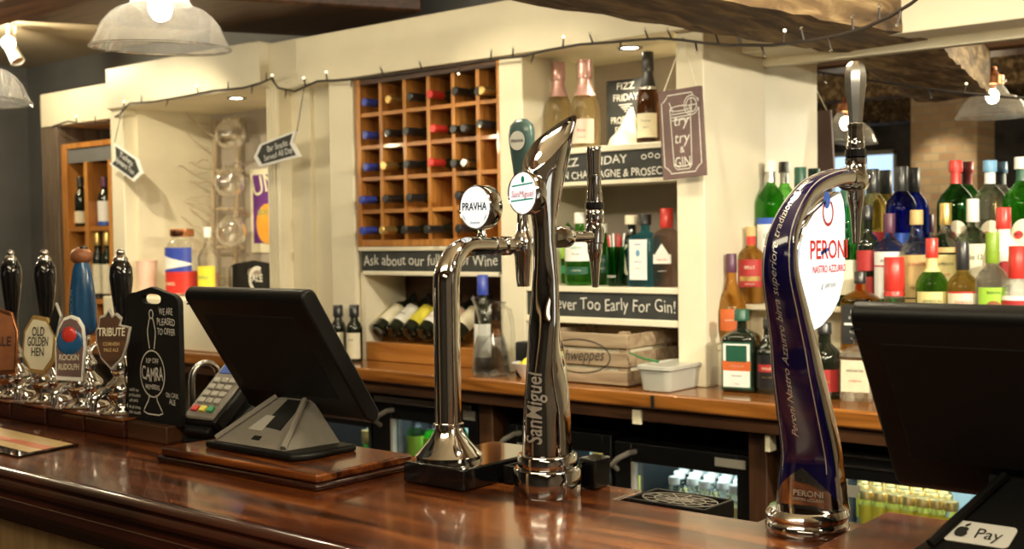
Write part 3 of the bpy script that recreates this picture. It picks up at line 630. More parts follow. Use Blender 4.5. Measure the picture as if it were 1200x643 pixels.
mb.build('chalk_lettering', M['chalk'], cb)
for x in (p0.x+.008, p1.x-.008): MB().lathe([(.003, 0), (.003, .002)], 10).xf(Matrix.Translation((x, 3.45, p1.z-.01)) @ Matrix.Rotation(math.pi/2, 4, 'X')).build('screw', M['steel'], cb)
pc = ony(728, 165, 3.40); bag = MB()
rows = []
for j in range(9):
    v = j/8; row = []
    for i in range(24):
        a = 2*math.pi*i/24; rr = 1+.10*math.sin(a*3+j)+.05*math.sin(a*7+2*j)
        row.append((pc.x+.004*j+(.062*(1-.75*v**1.5))*math.cos(a)*rr, 3.40+.04*(1-.6*v)*math.sin(a)*rr, FZ+.002+.115*v*(1+.25*math.cos(a))))
    rows.append(row)
bag.grid(rows, True); bag.f.append(tuple(range(23, -1, -1))); bag.f.append(tuple(8*24+i for i in range(24)))
tag(bag.build('cloth_bundle', M['cloth'], smooth=60), 'crumpled white cloth bundle between the sparkling wine bottles', 'cloth')
# wooden crate
ct = thing('wooden_crate', 'slatted weathered wooden crate on the back counter', 'crate', (0, 0, 0))
X0, X1, Y0, Y1, Z0, Z1 = -2.40, -2.035, 3.07, 3.38, ZW+.001, 1.20
hs = (Z1-Z0)/3
for k in range(3):
    z0, z1 = Z0+k*hs+.003, Z0+(k+1)*hs-.012
    for (a0, a1, b0, b1, nm) in ((X0, X1, Y0, Y0+.012, 'front_slat'), (X0, X1, Y1-.012, Y1, 'rear_slat'), (X1-.012, X1, Y0+.013, Y1-.013, 'end_slat'), (X0, X0+.012, Y0+.013, Y1-.013, 'end_slat')):
        MB().box(a0, a1, b0, b1, z0, z1).build(nm, M['crate'], ct, bevel=.0015)
for (x, y) in ((X0+.013, Y0+.013), (X1-.04, Y0+.013), (X0+.013, Y1-.04), (X1-.04, Y1-.04)): MB().box(x, x+.027, y, y+.027, Z0, Z1-.004).build('corner_post', M['crate'], ct)
MB().box(X0+.014, X1-.014, Y0+.014, Y1-.014, Z0, Z0+.012).build('base_boards', M['crate'], ct)
MB().box(X0+.04, X1-.041, Y0+.02, Y0+.024, Z0+.013, Z1-.03).build('paper_lining', M['ivory'], ct)
MB().box(X1-.02, X1-.016, Y0+.042, Y1-.042, Z0+.013, Z1-.03).build('paper_lining', M['ivory'], ct)
mb = put_text(MB(), 'Schweppes', .055, flat((X0+.175, Y0-.001, Z0+.075), (1, 0, .05), (0, 0, 1)), width=.20, shear=.3)
strokes(mb, [arc(X0+.175, Z0+.09, .125, .055, 190, 530, 30)], .004, flat((0, Y0-.001, 0), (1, 0, 0), (0, 0, 1))).build('printed_logo', M['ink'], ct)
# plastic tub and green straw
tb = thing('plastic_tub', 'milky plastic food tub with lid lying on the back counter', 'tub', (-1.905, 3.125, ZW))
def rrect(hx, hy, rc, z, n=5):
    out = []
    for (sx, sy, a0) in ((1, 1, 0), (-1, 1, 90), (-1, -1, 180), (1, -1, 270)):
        for i in range(n+1):
            a = math.radians(a0+90*i/n); out.append((sx*(hx-rc)+rc*math.cos(a), sy*(hy-rc)+rc*math.sin(a), z))
    return out
rows = [rrect(.048, .098, .02, .001), rrect(.051, .101, .022, .004), rrect(.060, .112, .025, .075), rrect(.057, .109, .023, .075), rrect(.048, .098, .02, .006)]
mb = MB().grid(rows, True); n_ = len(rows[0]); mb.f.append(tuple(range(n_-1, -1, -1))); mb.f.append(tuple(4*n_+i for i in range(n_))); mb.build('tub_body', M['tubplastic'], tb)
rows = [rrect(.063, .115, .026, .068), rrect(.066, .118, .027, .070), rrect(.066, .118, .027, .080), rrect(.060, .112, .025, .082), rrect(.054, .106, .023, .077)]
mb = MB().grid(rows, True); mb.f.append(tuple(4*n_+i for i in range(n_))); mb.build('lid', M['tubplastic'], tb, smooth=30)
pa, pb2 = ony(737, 413, 3.06), ony(772, 428, 3.08)
tag(MB().tube([pa, pa.lerp(pb2, .5)+Vector((0, 0, .001)), Vector((pb2.x, pb2.y, ZW+.088))], [.0025, .004, .0045], 8).build('green_stirrer', M['straw']), 'dark green plastic stirrer lying across the tub lid', 'stirrer')
# bowl of lemon, black pot, water jug
bp_ = onz(613, 444, ZW); bw = thing('white_bowl', 'small white bowl of lemon slices beside the water jug', 'bowl', (bp_.x+.01, bp_.y+.03, ZW))
MB().lathe([(0, .004), (.03, .0), (.034, .006), (.062, .05), (.066, .055), (.062, .055), (.03, .012), (0, .01)], 28).build('bowl_body', M['white'], bw)
for k, (x, y, z, a) in enumerate(((-.015, -.012, .045, .4), (.02, .008, .05, -.5), (-.008, .024, .052, .2), (.012, -.024, .054, .9))):
    mm = Matrix.Translation((bw.location.x+x, bw.location.y+y, bw.location.z+z)) @ Matrix.Rotation(a, 4, 'X') @ Matrix.Rotation(a*.7, 4, 'Y')
    s1 = tag(MB().lathe([(0, -.004), (.022, -.004), (.024, 0), (.022, .004), (0, .004)], 18).xf(mm).build('lemon_slice', M['lemon']), 'cut lemon slice heaped in the small white bowl', 'lemon slice', 'lemon slices in the bowl')
bq = ony(606, 408, 3.17); pk = tag(MB().lathe([(0, 0, 6), (.028, 0, 6), (.031, .004, 6), (.031, .115, 6), (.028, .12, 6), (0, .12, 6)], 24).build('napkin_holder', M['black'], loc=(-2.50, 3.14, ZW)), 'small black holder standing behind the lemon bowl', 'holder')
jp = onz(568, 441, ZW); jg = thing('water_jug', 'clear glass water jug with curved handle on the back counter', 'jug', (jp.x, jp.y+.035, ZW), math.radians(-8))
jb = [(.058, 0), (.068, .005), (.070, .02), (.062, .09), (.046, .15), (.042, .18), (.046, .215), (.055, .255)]
def spout(p, i, k):
    x, y, z = p
    if z > .17:
        a = math.atan2(y, x); t_ = (z-.17)/.085; sp_ = max(0, math.cos(a-math.pi))**6
        x -= .035*sp_*t_; z += .02*sp_*t_
    return (x, y, z)
MB().lathe(jb, 32, fn=spout, captop=False).build('jug_wall', M['thin'], jg, smooth=60)
MB().lathe([(0, .004), (.064, .006), (.067, .02), (.060, .09), (.0485, .138), (0, .138)], 32).build('water', M['water'], jg, smooth=40)
MB().tube([(.043, 0, .235), (.07, 0, .25), (.10, 0, .235), (.115, 0, .18), (.115, 0, .11), (.10, 0, .06), (.068, 0, .045)], [.006, .007, .008, .008, .008, .007, .006], 10).build('handle', M['thin'], jg)
MB().lathe([(.0575, .2535), (.0585, .256), (.0565, .2575)], 32, fn=spout, captop=False, capbot=False).build('rim', M['clear'], jg)
l, h, r = BP(577, 322, 17, 3.16, ZW); l = (-2.718, 3.163, ZW)
bottle('wine_bottle', 'dark wine bottle with blue neck standing behind the water jug', 'wine bottle', l, 'wine', .033, h, M['winegl'], M['bluefoil'], RZ, capfrac=.80, lab=(.15, .5, .8, M['white']))
# two small wine bottles and pourer bottle by the pilaster
for i, px in enumerate((397, 416)):
    p = ony(px, 415, 3.15); h = ony(px, 358, p.y).z-ZW
    bottle('wine_bottle', ('small dark wine bottle with white label nearest the slanted bottles', 'small dark wine bottle with white label nearest the metal corkscrew')[1-i], 'wine bottle', (p.x, p.y, ZW), 'wine', .032, h, M['winegl'], M['blackcap'], RZ, capfrac=.80, lab=(.06, .52, .75, M['ivory']), texts=[('RED', .010, .38, M['ink'], .02)])
ck = thing('corkscrew', 'silver lever corkscrew standing against the pilaster', 'corkscrew', (onz(388, 414, ZW).x-.02, 3.16, ZW))
MB().lathe([(.024, 0), (.026, .004), (.022, .02), (.013, .03), (.011, .09), (.015, .10), (.012, .13), (.007, .15), (.007, .19), (.016, .195), (.018, .215), (.010, .225), (0, .226)], 18).build('body', M['steel'], ck)
for s_ in (-1, 1): MB().tube([(s_*.010, 0, .13), (s_*.026, 0, .11), (s_*.03, 0, .06), (s_*.028, 0, .04)], [.005, .004, .004, .006], 8).build('lever', M['steel'], ck)
# ================================================================== stepped spirit display in front of the mirror
sd = thing('bottle_steps', 'cream three-tier step display for spirits in front of the mirror', 'display steps', (0, 0, 0))
SX0, SX1 = -1.822, -.30
S1, S2, S3 = 1.15, 1.275, 1.395
MB().box(SX0, SX1, 3.27, 3.395, S1-.018, S1).box(SX0, SX1, 3.385, 3.395, ZW, S1-.018).build('lower_step', M['cream2'], sd, bevel=.003)
MB().box(SX0, SX1, 3.397, 3.505, S2-.018, S2).box(SX0, SX1, 3.495, 3.505, ZW, S2-.018).build('middle_step', M['cream2'], sd, bevel=.003)
MB().box(SX0, SX1, 3.507, 3.617, S3-.018, S3).build('upper_step', M['cream2'], sd, bevel=.003)
for x in (SX0, -1.40, -.95): MB().box(x, x+.014, 3.275, 3.384, ZW, S1-.019).build('step_support', M['cream2'], sd)
def sb(px, top, w, row):
    Y, z0 = {0: (3.20, ZW), 1: (3.325, S1), 2: (3.45, S2), 3: (3.568, S3)}[row]
    return BP(px, top, w, Y, z0)
ST = 'spirit bottle'
def stag(mb, fn):     # small emblem: antlers over a disc
    strokes(mb, [arc(0, .155, .014, .018, 200, 340, 10), [(-.012, .150), (-.006, .132), (0, .122), (.006, .132), (.012, .150)], [(-.006, .132), (.006, .132)]], .003, fn)
l, h, r = sb(869, 362, 40, 0); jb_ = bottle('liqueur_bottle', 'square dark green herbal liqueur bottle with stag label on the counter', ST, l, 'square', r, h, M['winegl'], M['dkgreencap'], math.radians(10), capfrac=.87, caprad=1.5,
    lab=[(.05, .62, .86, M['dkgreencap']), (.07, .60, .80, M['white']), (.27, .39, .84, M['orangelabel']), (.38, .58, .62, M['dkgreencap'])], texts=[('LIQUEUR', .010, .315, M['white'], .046), ('herbal', .008, .2, M['ink'], .03), ('70cl', .006, .1, M['redink'], .015)], marks=[(lambda mb, fn: strokes(mb, [arc(0, h*.5, .012, .013, 200, 340, 10), [(-.011, h*.5), (-.005, h*.44), (0, h*.41), (.005, h*.44), (.011, h*.5)]], .003, fn), M['gold'])])
l, h, r = sb(902, 372, 34, 0); bottle('liqueur_bottle', 'dark brown cream liqueur bottle next to the stag bottle', ST, l, 'round', r, h, M['winegl'], M['blackcap'], RZ, lab=[(.08, .52, .7, M['blackcap']), (.30, .40, .5, M['redlabel'])], texts=[('BAILEYS', .011, .33, M['ivory'], .04), ('IRISH CREAM', .007, .22, M['gold'], .04)])
l, h, r = sb(966, 378, 40, 0); bottle('liqueur_bottle', 'rounded near-black bottle standing right behind the blue font', ST, l, 'round', r, h, M['winegl'], M['blackcap'], RZ, lab=(.1, .4, .6, M['redlabel']), texts=[('COFFEE', .011, .22, M['gold'], .04)])
l, h, r = sb(1006, 384, 38, 0); bottle('gin_bottle', 'clear square bottle with cream label on the counter beside the black till', ST, l, 'square', r, h, M['clear'], M['blackcap'], math.radians(10), lab=(.14, .58, .84, M['ivory']), texts=[('BEEFEATER', .009, .42, M['ink'], .048), ('LONDON', .008, .28, M['redink'], .035)])
l, h, r = sb(857, 297, 36, 1); bottle('brandy_bottle', 'amber liqueur bottle with purple cap and red label by the post', ST, l, 'bulb', r, h, M['amber'], M['purplecap'], RZ, capfrac=.80, lab=(.16, .40, .42, M['orangelabel']), texts=[('amaro', .010, .27, M['ivory'], .03)])
l, h, r = sb(927, 312, 36, 1); bottle('whisky_bottle', 'golden whisky bottle behind the blue curve of the font', ST, l, 'spirit', r, h, M['amber'], M['blackcap'], RZ, lab=(.14, .48, .62, M['ivory']), texts=[('WHISKY', .012, .30, M['ink'], .042)])
l, h, r = sb(1008, 318, 40, 1); bottle('whiskey_bottle', 'square amber whiskey bottle with black label between font and till', ST, l, 'square', r, h, M['amber'], M['blackcap'], math.radians(10), lab=[(.10, .60, .86, M['ink']), (.34, .37, .7, M['white'])], texts=[('JACK', .013, .50, M['white'], .034), ("DANIEL'S", .011, .42, M['white'], .044), ('Tennessee', .010, .24, M['white'], .04), ('WHISKEY', .008, .16, M['white'], .034)])
l, h, r = sb(880, 265, 32, 2); bottle('whisky_bottle', 'golden whisky bottle with red and gold cap behind the stag bottle', ST, l, 'spirit', r, h, M['amber'], M['tanlabel'], RZ, capfrac=.88, foil=(M['redfoil'], .77), lab=[(.22, .58, .62, M['redlabel']), (.30, .36, .5, M['gold'])], texts=[('BELLS', .014, .46, M['ivory'], .034), ('SCOTCH', .008, .25, M['ivory'], .03)])
l, h, r = sb(1016, 240, 28, 2); bottle('port_bottle', 'dark bottle with two red labels behind the chrome tap nozzle', ST, l, 'spirit', r, h, M['winegl'], M['blackcap'], RZ, lab=[(.36, .56, .6, M['redlabel']), (.08, .30, .6, M['redlabel'])])
l, h, r = sb(992, 222, 26, 2); bottle('absinthe_bottle', 'slim deep green bottle just behind the lit font face', ST, l, 'tall', r, h, M['dkgreen'], M['dkgreencap'], RZ, lab=(.1, .4, .6, M['ivory']))
l, h, r = sb(903, 188, 36, 3); bottle('vermouth_bottle', 'bright green bottle with silver cap against the mirror by the post', ST, l, 'wine', r, h, M['green'], M['whitecap'], RZ, capfrac=.93, foil=(M['steel'], .80), lab=[(.10, .46, .6, M['white']), (.40, .46, .62, M['blueink'])], texts=[('DRY', .02, .27, M['greenink'], .04)])
l, h, r = sb(938, 196, 32, 3); bottle('vermouth_bottle', 'slimmer green bottle with dark green cap against the mirror', ST, l, 'wine', r, h, M['green'], M['dkgreencap'], RZ, capfrac=.80, lab=(.1, .4, .6, M['white']))
l, h, r = sb(1023, 198, 34, 3); bottle('wine_bottle', 'amber-green bottle with black neck, first beside the blue bottle', ST, l, 'wine', r, h, M['gold_liq'], M['blackcap'], RZ, capfrac=.76, lab=(.06, .36, .6, M['redlabel']))
l, h, r = sb(1056, 195, 36, 3); bottle('vodka_bottle', 'cobalt blue bottle with black neck standing against the mirror', ST, l, 'wine', r, h, M['blueglass'], M['blackcap'], RZ, capfrac=.76, lab=(.06, .34, .6, M['blueink']))
def martini(rm):
    def f(mb, fn): disc_mark(0, h*.30, .033, .045, 28)(mb, fn)
    return f
for px, lb_, body, cap, dk in ((1120, 'green vermouth bottle with red cap and round white label', M['dkgreen'], M['redfoil'], 1), (1160, 'clear vermouth bottle with pale blue cap and round white label', M['clear'], M['ltblue'], 0), (1197, 'tall bright green vermouth bottle with white cap at the mirror', M['green'], M['whitecap'], 2)):
    l, h, r = sb(px, 188 if dk < 2 else 184, 42, 3)
    t = bottle('vermouth_bottle', lb_, ST, l, 'wine', r, h, body, cap, RZ, capfrac=.93, foil=(M['redfoil'] if dk == 1 else (M['white'] if dk == 0 else M['dkgreencap']), .79), marks=[(martini(0), M['ivory'])])
    fn = round_cyl(r+.0036, h*.30)
    mb = MB(); disc_mark(-.012, 0, .012, .012)(mb, fn); mb.build('red_roundel', M['redink'], t)
    put_text(MB(), 'MARTINI', .013, round_cyl(r+.0042, h*.29), width=.046).build('lettering', M['ink'], t)
l, h, r = sb(1042, 250, 38, 2); bottle('vodka_bottle', 'clear bottle with navy cap and white label, beside the tan-labelled one', ST, l, 'spirit', r, h, M['clear'], M['purplecap'], RZ, capfrac=.80, lab=[(.10, .60, .66, M['white']), (.44, .455, .68, M['redink'])], texts=[('AMUNDSEN', .013, .49, M['ink'], .052), ('VODKA', .012, .32, M['redink'], .03)])
l, h, r = sb(1074, 246, 40, 2); bottle('tequila_bottle', 'clear-necked bottle with brass cap and large tan label', ST, l, 'tall', r, h, M['clear'], M['tanlabel'], RZ, capfrac=.86, lab=[(.06, .55, .74, M['tanlabel']), (.10, .115, .76, M['ink'])], texts=[('EL JIMADOR', .012, .44, M['redlabel'], .05), ('TEQUILA', .010, .2, M['ink'], .04)])
l, h, r = sb(1108, 238, 36, 2); bottle('rum_bottle', 'clear bottle with gold cap and round yellow label', ST, l, 'spirit', r, h, M['clear'], M['gold'], RZ, capfrac=.80, foil=(M['clear'], .76), lab=[(.14, .52, .62, M['creamlabel']), (.54, .59, .4, M['tanlabel'])], texts=[('LIMERICK', .011, .42, M['ink'], .044), ('RUM', .01, .32, M['redink'], .02)])
l, h, r = sb(1140, 233, 38, 2); bottle('liqueur_bottle', 'clear green-tinged bottle with tall white cap, below the blue-capped vermouth', ST, l, 'spirit', r, h, M['clear'], M['whitecap'], RZ, capfrac=.80, lab=(.10, .60, .66, M['ivory']), texts=[('olio 12', .022, .46, M['ink'], .05)])
l, h, r = sb(1176, 243, 44, 2)
def sunset(mb, fn): disc_mark(0, h*.40, .022, .026)(mb, fn)
bottle('rum_bottle', 'opaque white coconut rum bottle with bright red cap', ST, l, 'round', r, h, M['whiteglass'], M['redfoil'], RZ, capfrac=.80, marks=[(sunset, M['redlabel'])])
l, h, r = sb(1048, 301, 24, 1); bottle('schnapps_bottle', 'small clear bottle with glossy red neck in the lowest tier', ST, l, 'spirit', r, h, M['clear'], M['redfoil'], RZ, capfrac=.66, caprad=1.25, foil=(M['redfoil'], .60), lab=(.05, .3, .6, M['orangelabel']))
l, h, r = sb(1092, 279, 36, 1); bottle('whiskey_bottle', 'green whiskey bottle with red cap and pale yellow label', ST, l, 'spirit', r, h, M['green'], M['redfoil'], RZ, capfrac=.84, foil=(M['creamlabel'], .72), lab=(.10, .55, .72, M['creamlabel']), texts=[('JAMESON', .014, .455, M['dkgreencap'], .056), ('IRISH', .009, .32, M['ink'], .03)])
l, h, r = sb(1128, 283, 36, 1); bottle('whisky_bottle', 'pale whisky bottle with dark cap topped by a red ring', ST, l, 'spirit', r, h, M['gold_liq'], M['blackcap'], RZ, capfrac=.76, foil=None, lab=[(.06, .57, .72, M['ivory']), (.56, .575, .72, M['redink'])], texts=[('FAMOUS', .012, .47, M['redink'], .046), ('GROUSE', .012, .41, M['redink'], .046)], marks=[(disc_mark(0, h*.14, .009, .012), M['redlabel'])])
l, h, r = sb(1163, 272, 38, 1); bottle('vodka_bottle', 'clear bottle with olive green cap and bison label', ST, l, 'spirit', r, h, M['clear'], M['greencap'], RZ, capfrac=.76, lab=(.08, .57, .62, M['limelabel']), texts=[('BISON', .010, .52, M['ink'], .034), ('GRASS', .010, .12, M['greenink'], .04)], marks=[(disc_mark(0, h*.43, .018, .012), M['brownclay'])])
l, h, r = sb(1193, 288, 40, 1); bottle('vodka_bottle', 'clear bottle with red cap and dark red band label at the end', ST, l, 'spirit', r, h, M['clear'], M['redfoil'], RZ, capfrac=.72, lab=[(.06, .57, .72, M['white']), (.41, .53, .74, M['redlabel'])], texts=[('SMIRNOFF', .013, .45, M['white'], .052), ('VODKA', .012, .18, M['redink'], .04)])
# ================================================================== far niche
lad = thing('twig_ladder', 'rustic little ladder leaning in the far niche hung with glass globes', 'ladder', (0, 0, 0))
LY = 3.66
la, lb2 = ony(253, 140, LY), ony(257, 335, LY); lc, ld = ony(280, 137, LY), ony(284, 335, LY)
MB().tube([(lb2.x, LY-.05, 1.253), (la.x, LY, la.z)], .014, 8).build('rail', M['ladder'], lad)
MB().tube([(ld.x, LY-.05, 1.253), (lc.x, LY, lc.z)], .014, 8).build('rail', M['ladder'], lad)
for y in (160, 200, 245, 290, 325):
    p, q = ony(251, y, LY-.02), ony(285, y, LY-.02); MB().tube([p, q], .009, 8).build('rung', M['ladder'], lad)
for i, (px, py) in enumerate(((270, 158), (269, 214), (271, 272))):
    c = ony(px, py, LY-.13); g = thing('glass_globe', 'clear hanging glass globe tealight, %s of three on the ladder' % ('highest', 'middle', 'lowest')[i], 'glass globe', (c.x, c.y, c.z), 0, 'glass globes on the ladder')
    MB().lathe([(.02*math.sin(.3), -.074)]+[(.075*math.sin(a), -.075*math.cos(a)) for a in [0.3+k*(2.35/14) for k in range(15)]]+[(.05, .068), (.028, .074), (.022, .082)], 24, captop=False).build('globe', M['globeglass'], g, smooth=60)
    MB().lathe([(.026, .080), (.028, .084), (.022, .086)], 20, captop=False, capbot=False).build('rim', M['clear'], g)
    MB().tube([(0, 0, .075), (.0, .04, .10), (0, .115, .09)], .003, 6).build('hanging_wire', M['steel'], g)
br = thing('bare_twigs', 'spray of thin bare twigs fixed to the pale side of the far niche', 'twigs', (0, 0, 0))
random.seed(11)
for k in range(12):
    base = ony(247+random.uniform(-4, 4), 300-k*14, 3.60); p = [base]
    d_ = Vector((-random.uniform(.08, .2), -random.uniform(.05, .14), random.uniform(-.02, .16)))
    for j in range(1, 5): p.append(base+d_*(j/4)+Vector((0, 0, random.uniform(-.012, .012))))
    for q in p: q.x = max(q.x, -5.02)
    MB().tube(p, [.004, .0035, .003, .0022, .0012], 5).build('twig', M['ladder'], br)
ps = thing('fruit_poster', 'narrow purple poster with an orange on the far niche wall', 'poster', (0, 0, 0))
a_, b_ = ony(293, 296, 3.694), ony(318, 196, 3.694)
def prect(m, nm, x0, y0, x1, y1, off):
    p, q = ony(x0, y1, 3.69), ony(x1, y0, 3.69); return MB().box(p.x, q.x, 3.694-off, 3.697, p.z, q.z).build(nm, m, ps, bevel=.003)
prect(M['ivory'], 'board', 294, 196, 326, 296, 0.0)
prect(M['purpleprint'], 'printed_panel', 297, 203, 326, 285, .002)
c = ony(313, 262, 3.69); mb = MB(); disc_mark(0, 0, .085, .10, 24)(mb, lambda x, y: (c.x+x, 3.6905, c.z+y)); mb.build('printed_orange', M['orangeprint'], ps)
c = ony(308, 232, 3.69); put_text(MB(), 'UN', .13, flat((c.x+.02, 3.690, c.z+.03), (1, 0, .25), (-.25, 0, 1)), bold=.01).build('lettering', M['ivory'], ps)
c = ony(308, 244, 3.69); put_text(MB(), '***', .10, flat((c.x+.02, 3.690, c.z-.07), (1, 0, 0), (0, 0, 1))).build('printed_flowers', M['greenink'], ps)
def paddle(name, label, px0, px1, py0, z0, Y, slot, rz=0.0):
    """tall board with rounded top corners and a grip slot"""
    pl, pr_ = ony(px0, (py0+300)/2, Y), ony(px1, (py0+300)/2, Y); W_ = pr_.x-pl.x; H_ = ony((px0+px1)/2, py0, Y).z-z0
    t = thing(name, label, 'chalkboard', ((pl.x+pr_.x)/2, Y, z0), rz); hw = W_/2
    out = [(-hw, 0), (hw, 0)]; rc = hw*.42
    out += [(hw, H_-rc*1.2)]+[(hw-rc+rc*math.cos(a), H_-rc*.55-.012+(rc*.55)*math.sin(a)) for a in [math.radians(x) for x in range(0, 91, 15)]]
    out += [(0, H_)]
    L_ = [(-x, y) for x, y in out[2:-1]][::-1]; out += L_
    sc_ = (0, H_-slot[0]); n = 40; ang = sorted(set([round(2*math.pi*i/n, 6) for i in range(n)]+[round(math.atan2(y-sc_[1], x-sc_[0]) % (2*math.pi), 6) for x, y in out]))
    def hit(a):
        d = (math.cos(a), math.sin(a)); best = 9
        for i in range(len(out)):
            (x1, y1), (x2, y2) = out[i], out[(i+1) % len(out)]; ex, ey = x2-x1, y2-y1; den = d[0]*ey-d[1]*ex
            if abs(den) < 1e-12: continue
            tt = ((x1-sc_[0])*ey-(y1-sc_[1])*ex)/den; u = ((x1-sc_[0])*d[1]-(y1-sc_[1])*d[0])/den
            if tt > 1e-6 and -1e-6 <= u <= 1+1e-6: best = min(best, tt)
        return (sc_[0]+d[0]*best, sc_[1]+d[1]*best)
    inn = []
    for a in ang:
        ca, sa = math.cos(a), math.sin(a); k = 1/((abs(ca/slot[1])**3+abs(sa/slot[2])**3)**(1/3)); inn.append((sc_[0]+ca*k, sc_[1]+sa*k))
    ou = [hit(a) for a in ang]; th_ = .012
    rows = [[(x, 0, y) for x, y in inn], [(x, 0, y) for x, y in ou], [(x, th_, y) for x, y in ou], [(x, th_, y) for x, y in inn], [(x, 0, y) for x, y in inn]]
    MB().grid(rows, True).build('board', M['blackmatt'], t, smooth=30); return t, hw, H_
t, hw, H_ = paddle('paddle_board', 'black paddle-shaped chalkboard with grip slot in the far niche', 268, 326, 305, 1.251, 3.52, (.06, .06, .022))
mb = MB(); strokes(mb, [arc(.03, .07, .06, .06, 60, 240, 20), arc(.03, .07, .05, .05, 60, 240, 18)], .008, flat((0, -.001, 0), (1, 0, 0), (0, 0, 1)))
put_text(mb, 'ALE', .05, flat((.03, -.001, .06), (1, 0, 0), (0, 0, 1)), bold=.01); mb.build('chalk_drawing', M['chalk'], t)
# jar, bottle, cup
p = ony(213, 268, 3.28); d = depth(p); hj = p.z-1.251; rj = 40*d/FPX/2
jr = thing('sweet_jar', 'big glass jar wrapped in red, white and blue beside the yellow-labelled bottle', 'jar', (p.x, 3.28, 1.251))
MB().lathe([(0, .004), (rj*.9, 0), (rj, .012), (rj, hj*.66), (rj*.86, hj*.78), (rj*.62, hj*.84), (rj*.6, hj*.9)], 28, captop=False).build('glass_body', M['thin'], jr)
MB().lathe([(rj*.66, hj*.88), (rj*.7, hj*.9), (rj*.7, hj*.985), (rj*.62, hj)], 24).build('cork_lid', M['copper'], jr, bevel=.002)
MB().lathe([(rj*1.005, .012), (rj*1.005, hj*.36)], 28, captop=False, capbot=False).build('red_band', M['redfoil'], jr)
def wrapband(f0, f1, nm, m, off):
    rows = []
    for q in (0, 1):
        rows.append([((rj*1.006+off)*math.sin(a), -(rj*1.006+off)*math.cos(a), (f0(u) if q == 0 else f1(u))*hj) for u, a in [(k/16, -1.5+3.0*k/16) for k in range(17)]])
    MB().grid(rows).build(nm, m, jr)
wrapband(lambda u: .36, lambda u: .72, 'blue_band', M['bluefoil'], 0)
wrapband(lambda u: .34+.12*u, lambda u: .68-.20*u, 'white_wedge', M['white'], .001)
put_text(MB(), 'sweets', .03, round_cyl(rj*1.012, hj*.16)).build('lettering', M['ivory'], jr)
p = ony(243, 267, 3.30); d = depth(p)
bottle('cordial_bottle', 'clear cordial bottle with white cap and yellow label beside the flag jar', 'bottle', (p.x, 3.30, 1.251), 'tall', 24*d/FPX/2, p.z-1.251, M['clear'], M['whitecap'], RZ, lab=(.06, .44, .8, M['lemon']), texts=[('lemon', .03, .25, M['greenink'], .06)])
p = ony(172, 305, 3.25); d = depth(p); hc = p.z-1.251; rc_ = 25*d/FPX/2
pcup = thing('paper_cup', 'pale pink paper cup on the cream ledge of the far niche', 'cup', (p.x, 3.25, 1.251))
MB().lathe([(rc_*.72, 0), (rc_*.98, hc*.97)], 24, captop=False).build('cup_wall', M['pinkcup'], pcup); MB().lathe([(rc_*.97, hc*.955), (rc_*1.03, hc*.97), (rc_*1.03, hc*.99), (rc_*.97, hc)], 24, captop=False, capbot=False).build('rolled_rim', M['pinkcup'], pcup)
p = ony(262, 300, 3.4); tcand = thing('tealight_glass', 'small clear glass standing between the cordial bottle and black paddle board', 'glass', (p.x, 3.4, 1.251))
MB().lathe([(.03, 0), (.038, .006), (.042, .13), (.039, .13), (.035, .012), (0, .012)], 22).build('glass_body', M['thin'], tcand); MB().lathe([(.0, .0125), (.03, .0125), (.03, .035), (0, .035)], 18).build('candle', M['ivory'], tcand)
# ================================================================== far wooden shelf unit
UY = 3.36
u0_, u1_ = ony(72, 200, UY).x, ony(146, 200, UY).x; uz1 = ony(100, 166, UY).z
un = thing('shelf_unit', 'tall orange-brown wooden shelf unit beside the far grey wall', 'shelf unit', (0, 0, 0))
MB().box(u0_, u0_+.05, UY, 3.66, ZW, uz1).box(u1_-.02, u1_, UY, 3.66, ZW, uz1).box(u0_+.05, u1_-.02, UY, 3.66, uz1-.03, uz1).build('frame', M['pinev'], un, bevel=.003)
MB().box(u0_+.05, u1_-.02, 3.64, 3.66, ZW, uz1-.03).build('back_panel', M['rackback_shaded'], un)
pz = ony(105, 189, UY).z; MB().box(u0_+.05, u1_-.02, UY+.01, UY+.03, pz, uz1-.031).build('fascia', M['greywall'], un)
xd = [ony(x, 250, UY).x for x in (101, 129)]
for x in xd: MB().box(x-.016, x+.016, UY, 3.64, ZW+.021, pz-.001).build('divider', M['pinev'], un, bevel=.002)
zs_ = ony(110, 265, UY).z
for z in (zs_, ony(110, 350, UY).z):
    for a, b in ((u0_+.051, xd[0]-.017), (xd[0]+.017, xd[1]-.017), (xd[1]+.017, u1_-.021)): MB().box(a, b, UY+.01, 3.64, z-.025, z).build('shelf_board', M['pine'], un)
MB().box(u0_+.051, u1_-.021, UY, 3.64, ZW+.001, ZW+.02).build('base_board', M['pine'], un)
zl = ony(110, 350, UY).z
for (px, z0, top, lab_, name_, capm) in ((94, zs_, 208, 'ivory', 'black wine bottle with cream label on the upper shelf of the wooden unit', 'blackcap'), (122, zs_, 208, 'white', 'wine bottle with white and blue label on the unit\'s upper shelf', 'purplecap'),
        (89, zl, 272, 'ivory', 'wine bottle behind the blue pump handle on the unit\'s lower shelf', 'blackcap'), (113, zl, 272, 'ivory', 'gold-capped cream-labelled bottle on the lower shelf, one next to the divider', 'gold'), (125, zl, 272, 'ivory', 'gold-capped cream-labelled bottle on the lower shelf, its inner twin', 'gold')):
    yb_ = 3.395 if capm == 'gold' else 3.44; p = ony(px+(1 if px == 113 else 0), top, yb_)
    bottle('wine_bottle', name_, 'wine bottle', (p.x, yb_, z0), 'wine', .036 if capm != 'gold' else .029, p.z-z0, M['winegl'], M[capm], RZ, capfrac=.80, lab=[(.08, .52 if capm != 'blackcap' else .32, .8, M[lab_])]+([(.02, .10, .8, M['blueink'])] if capm == 'purplecap' else []))
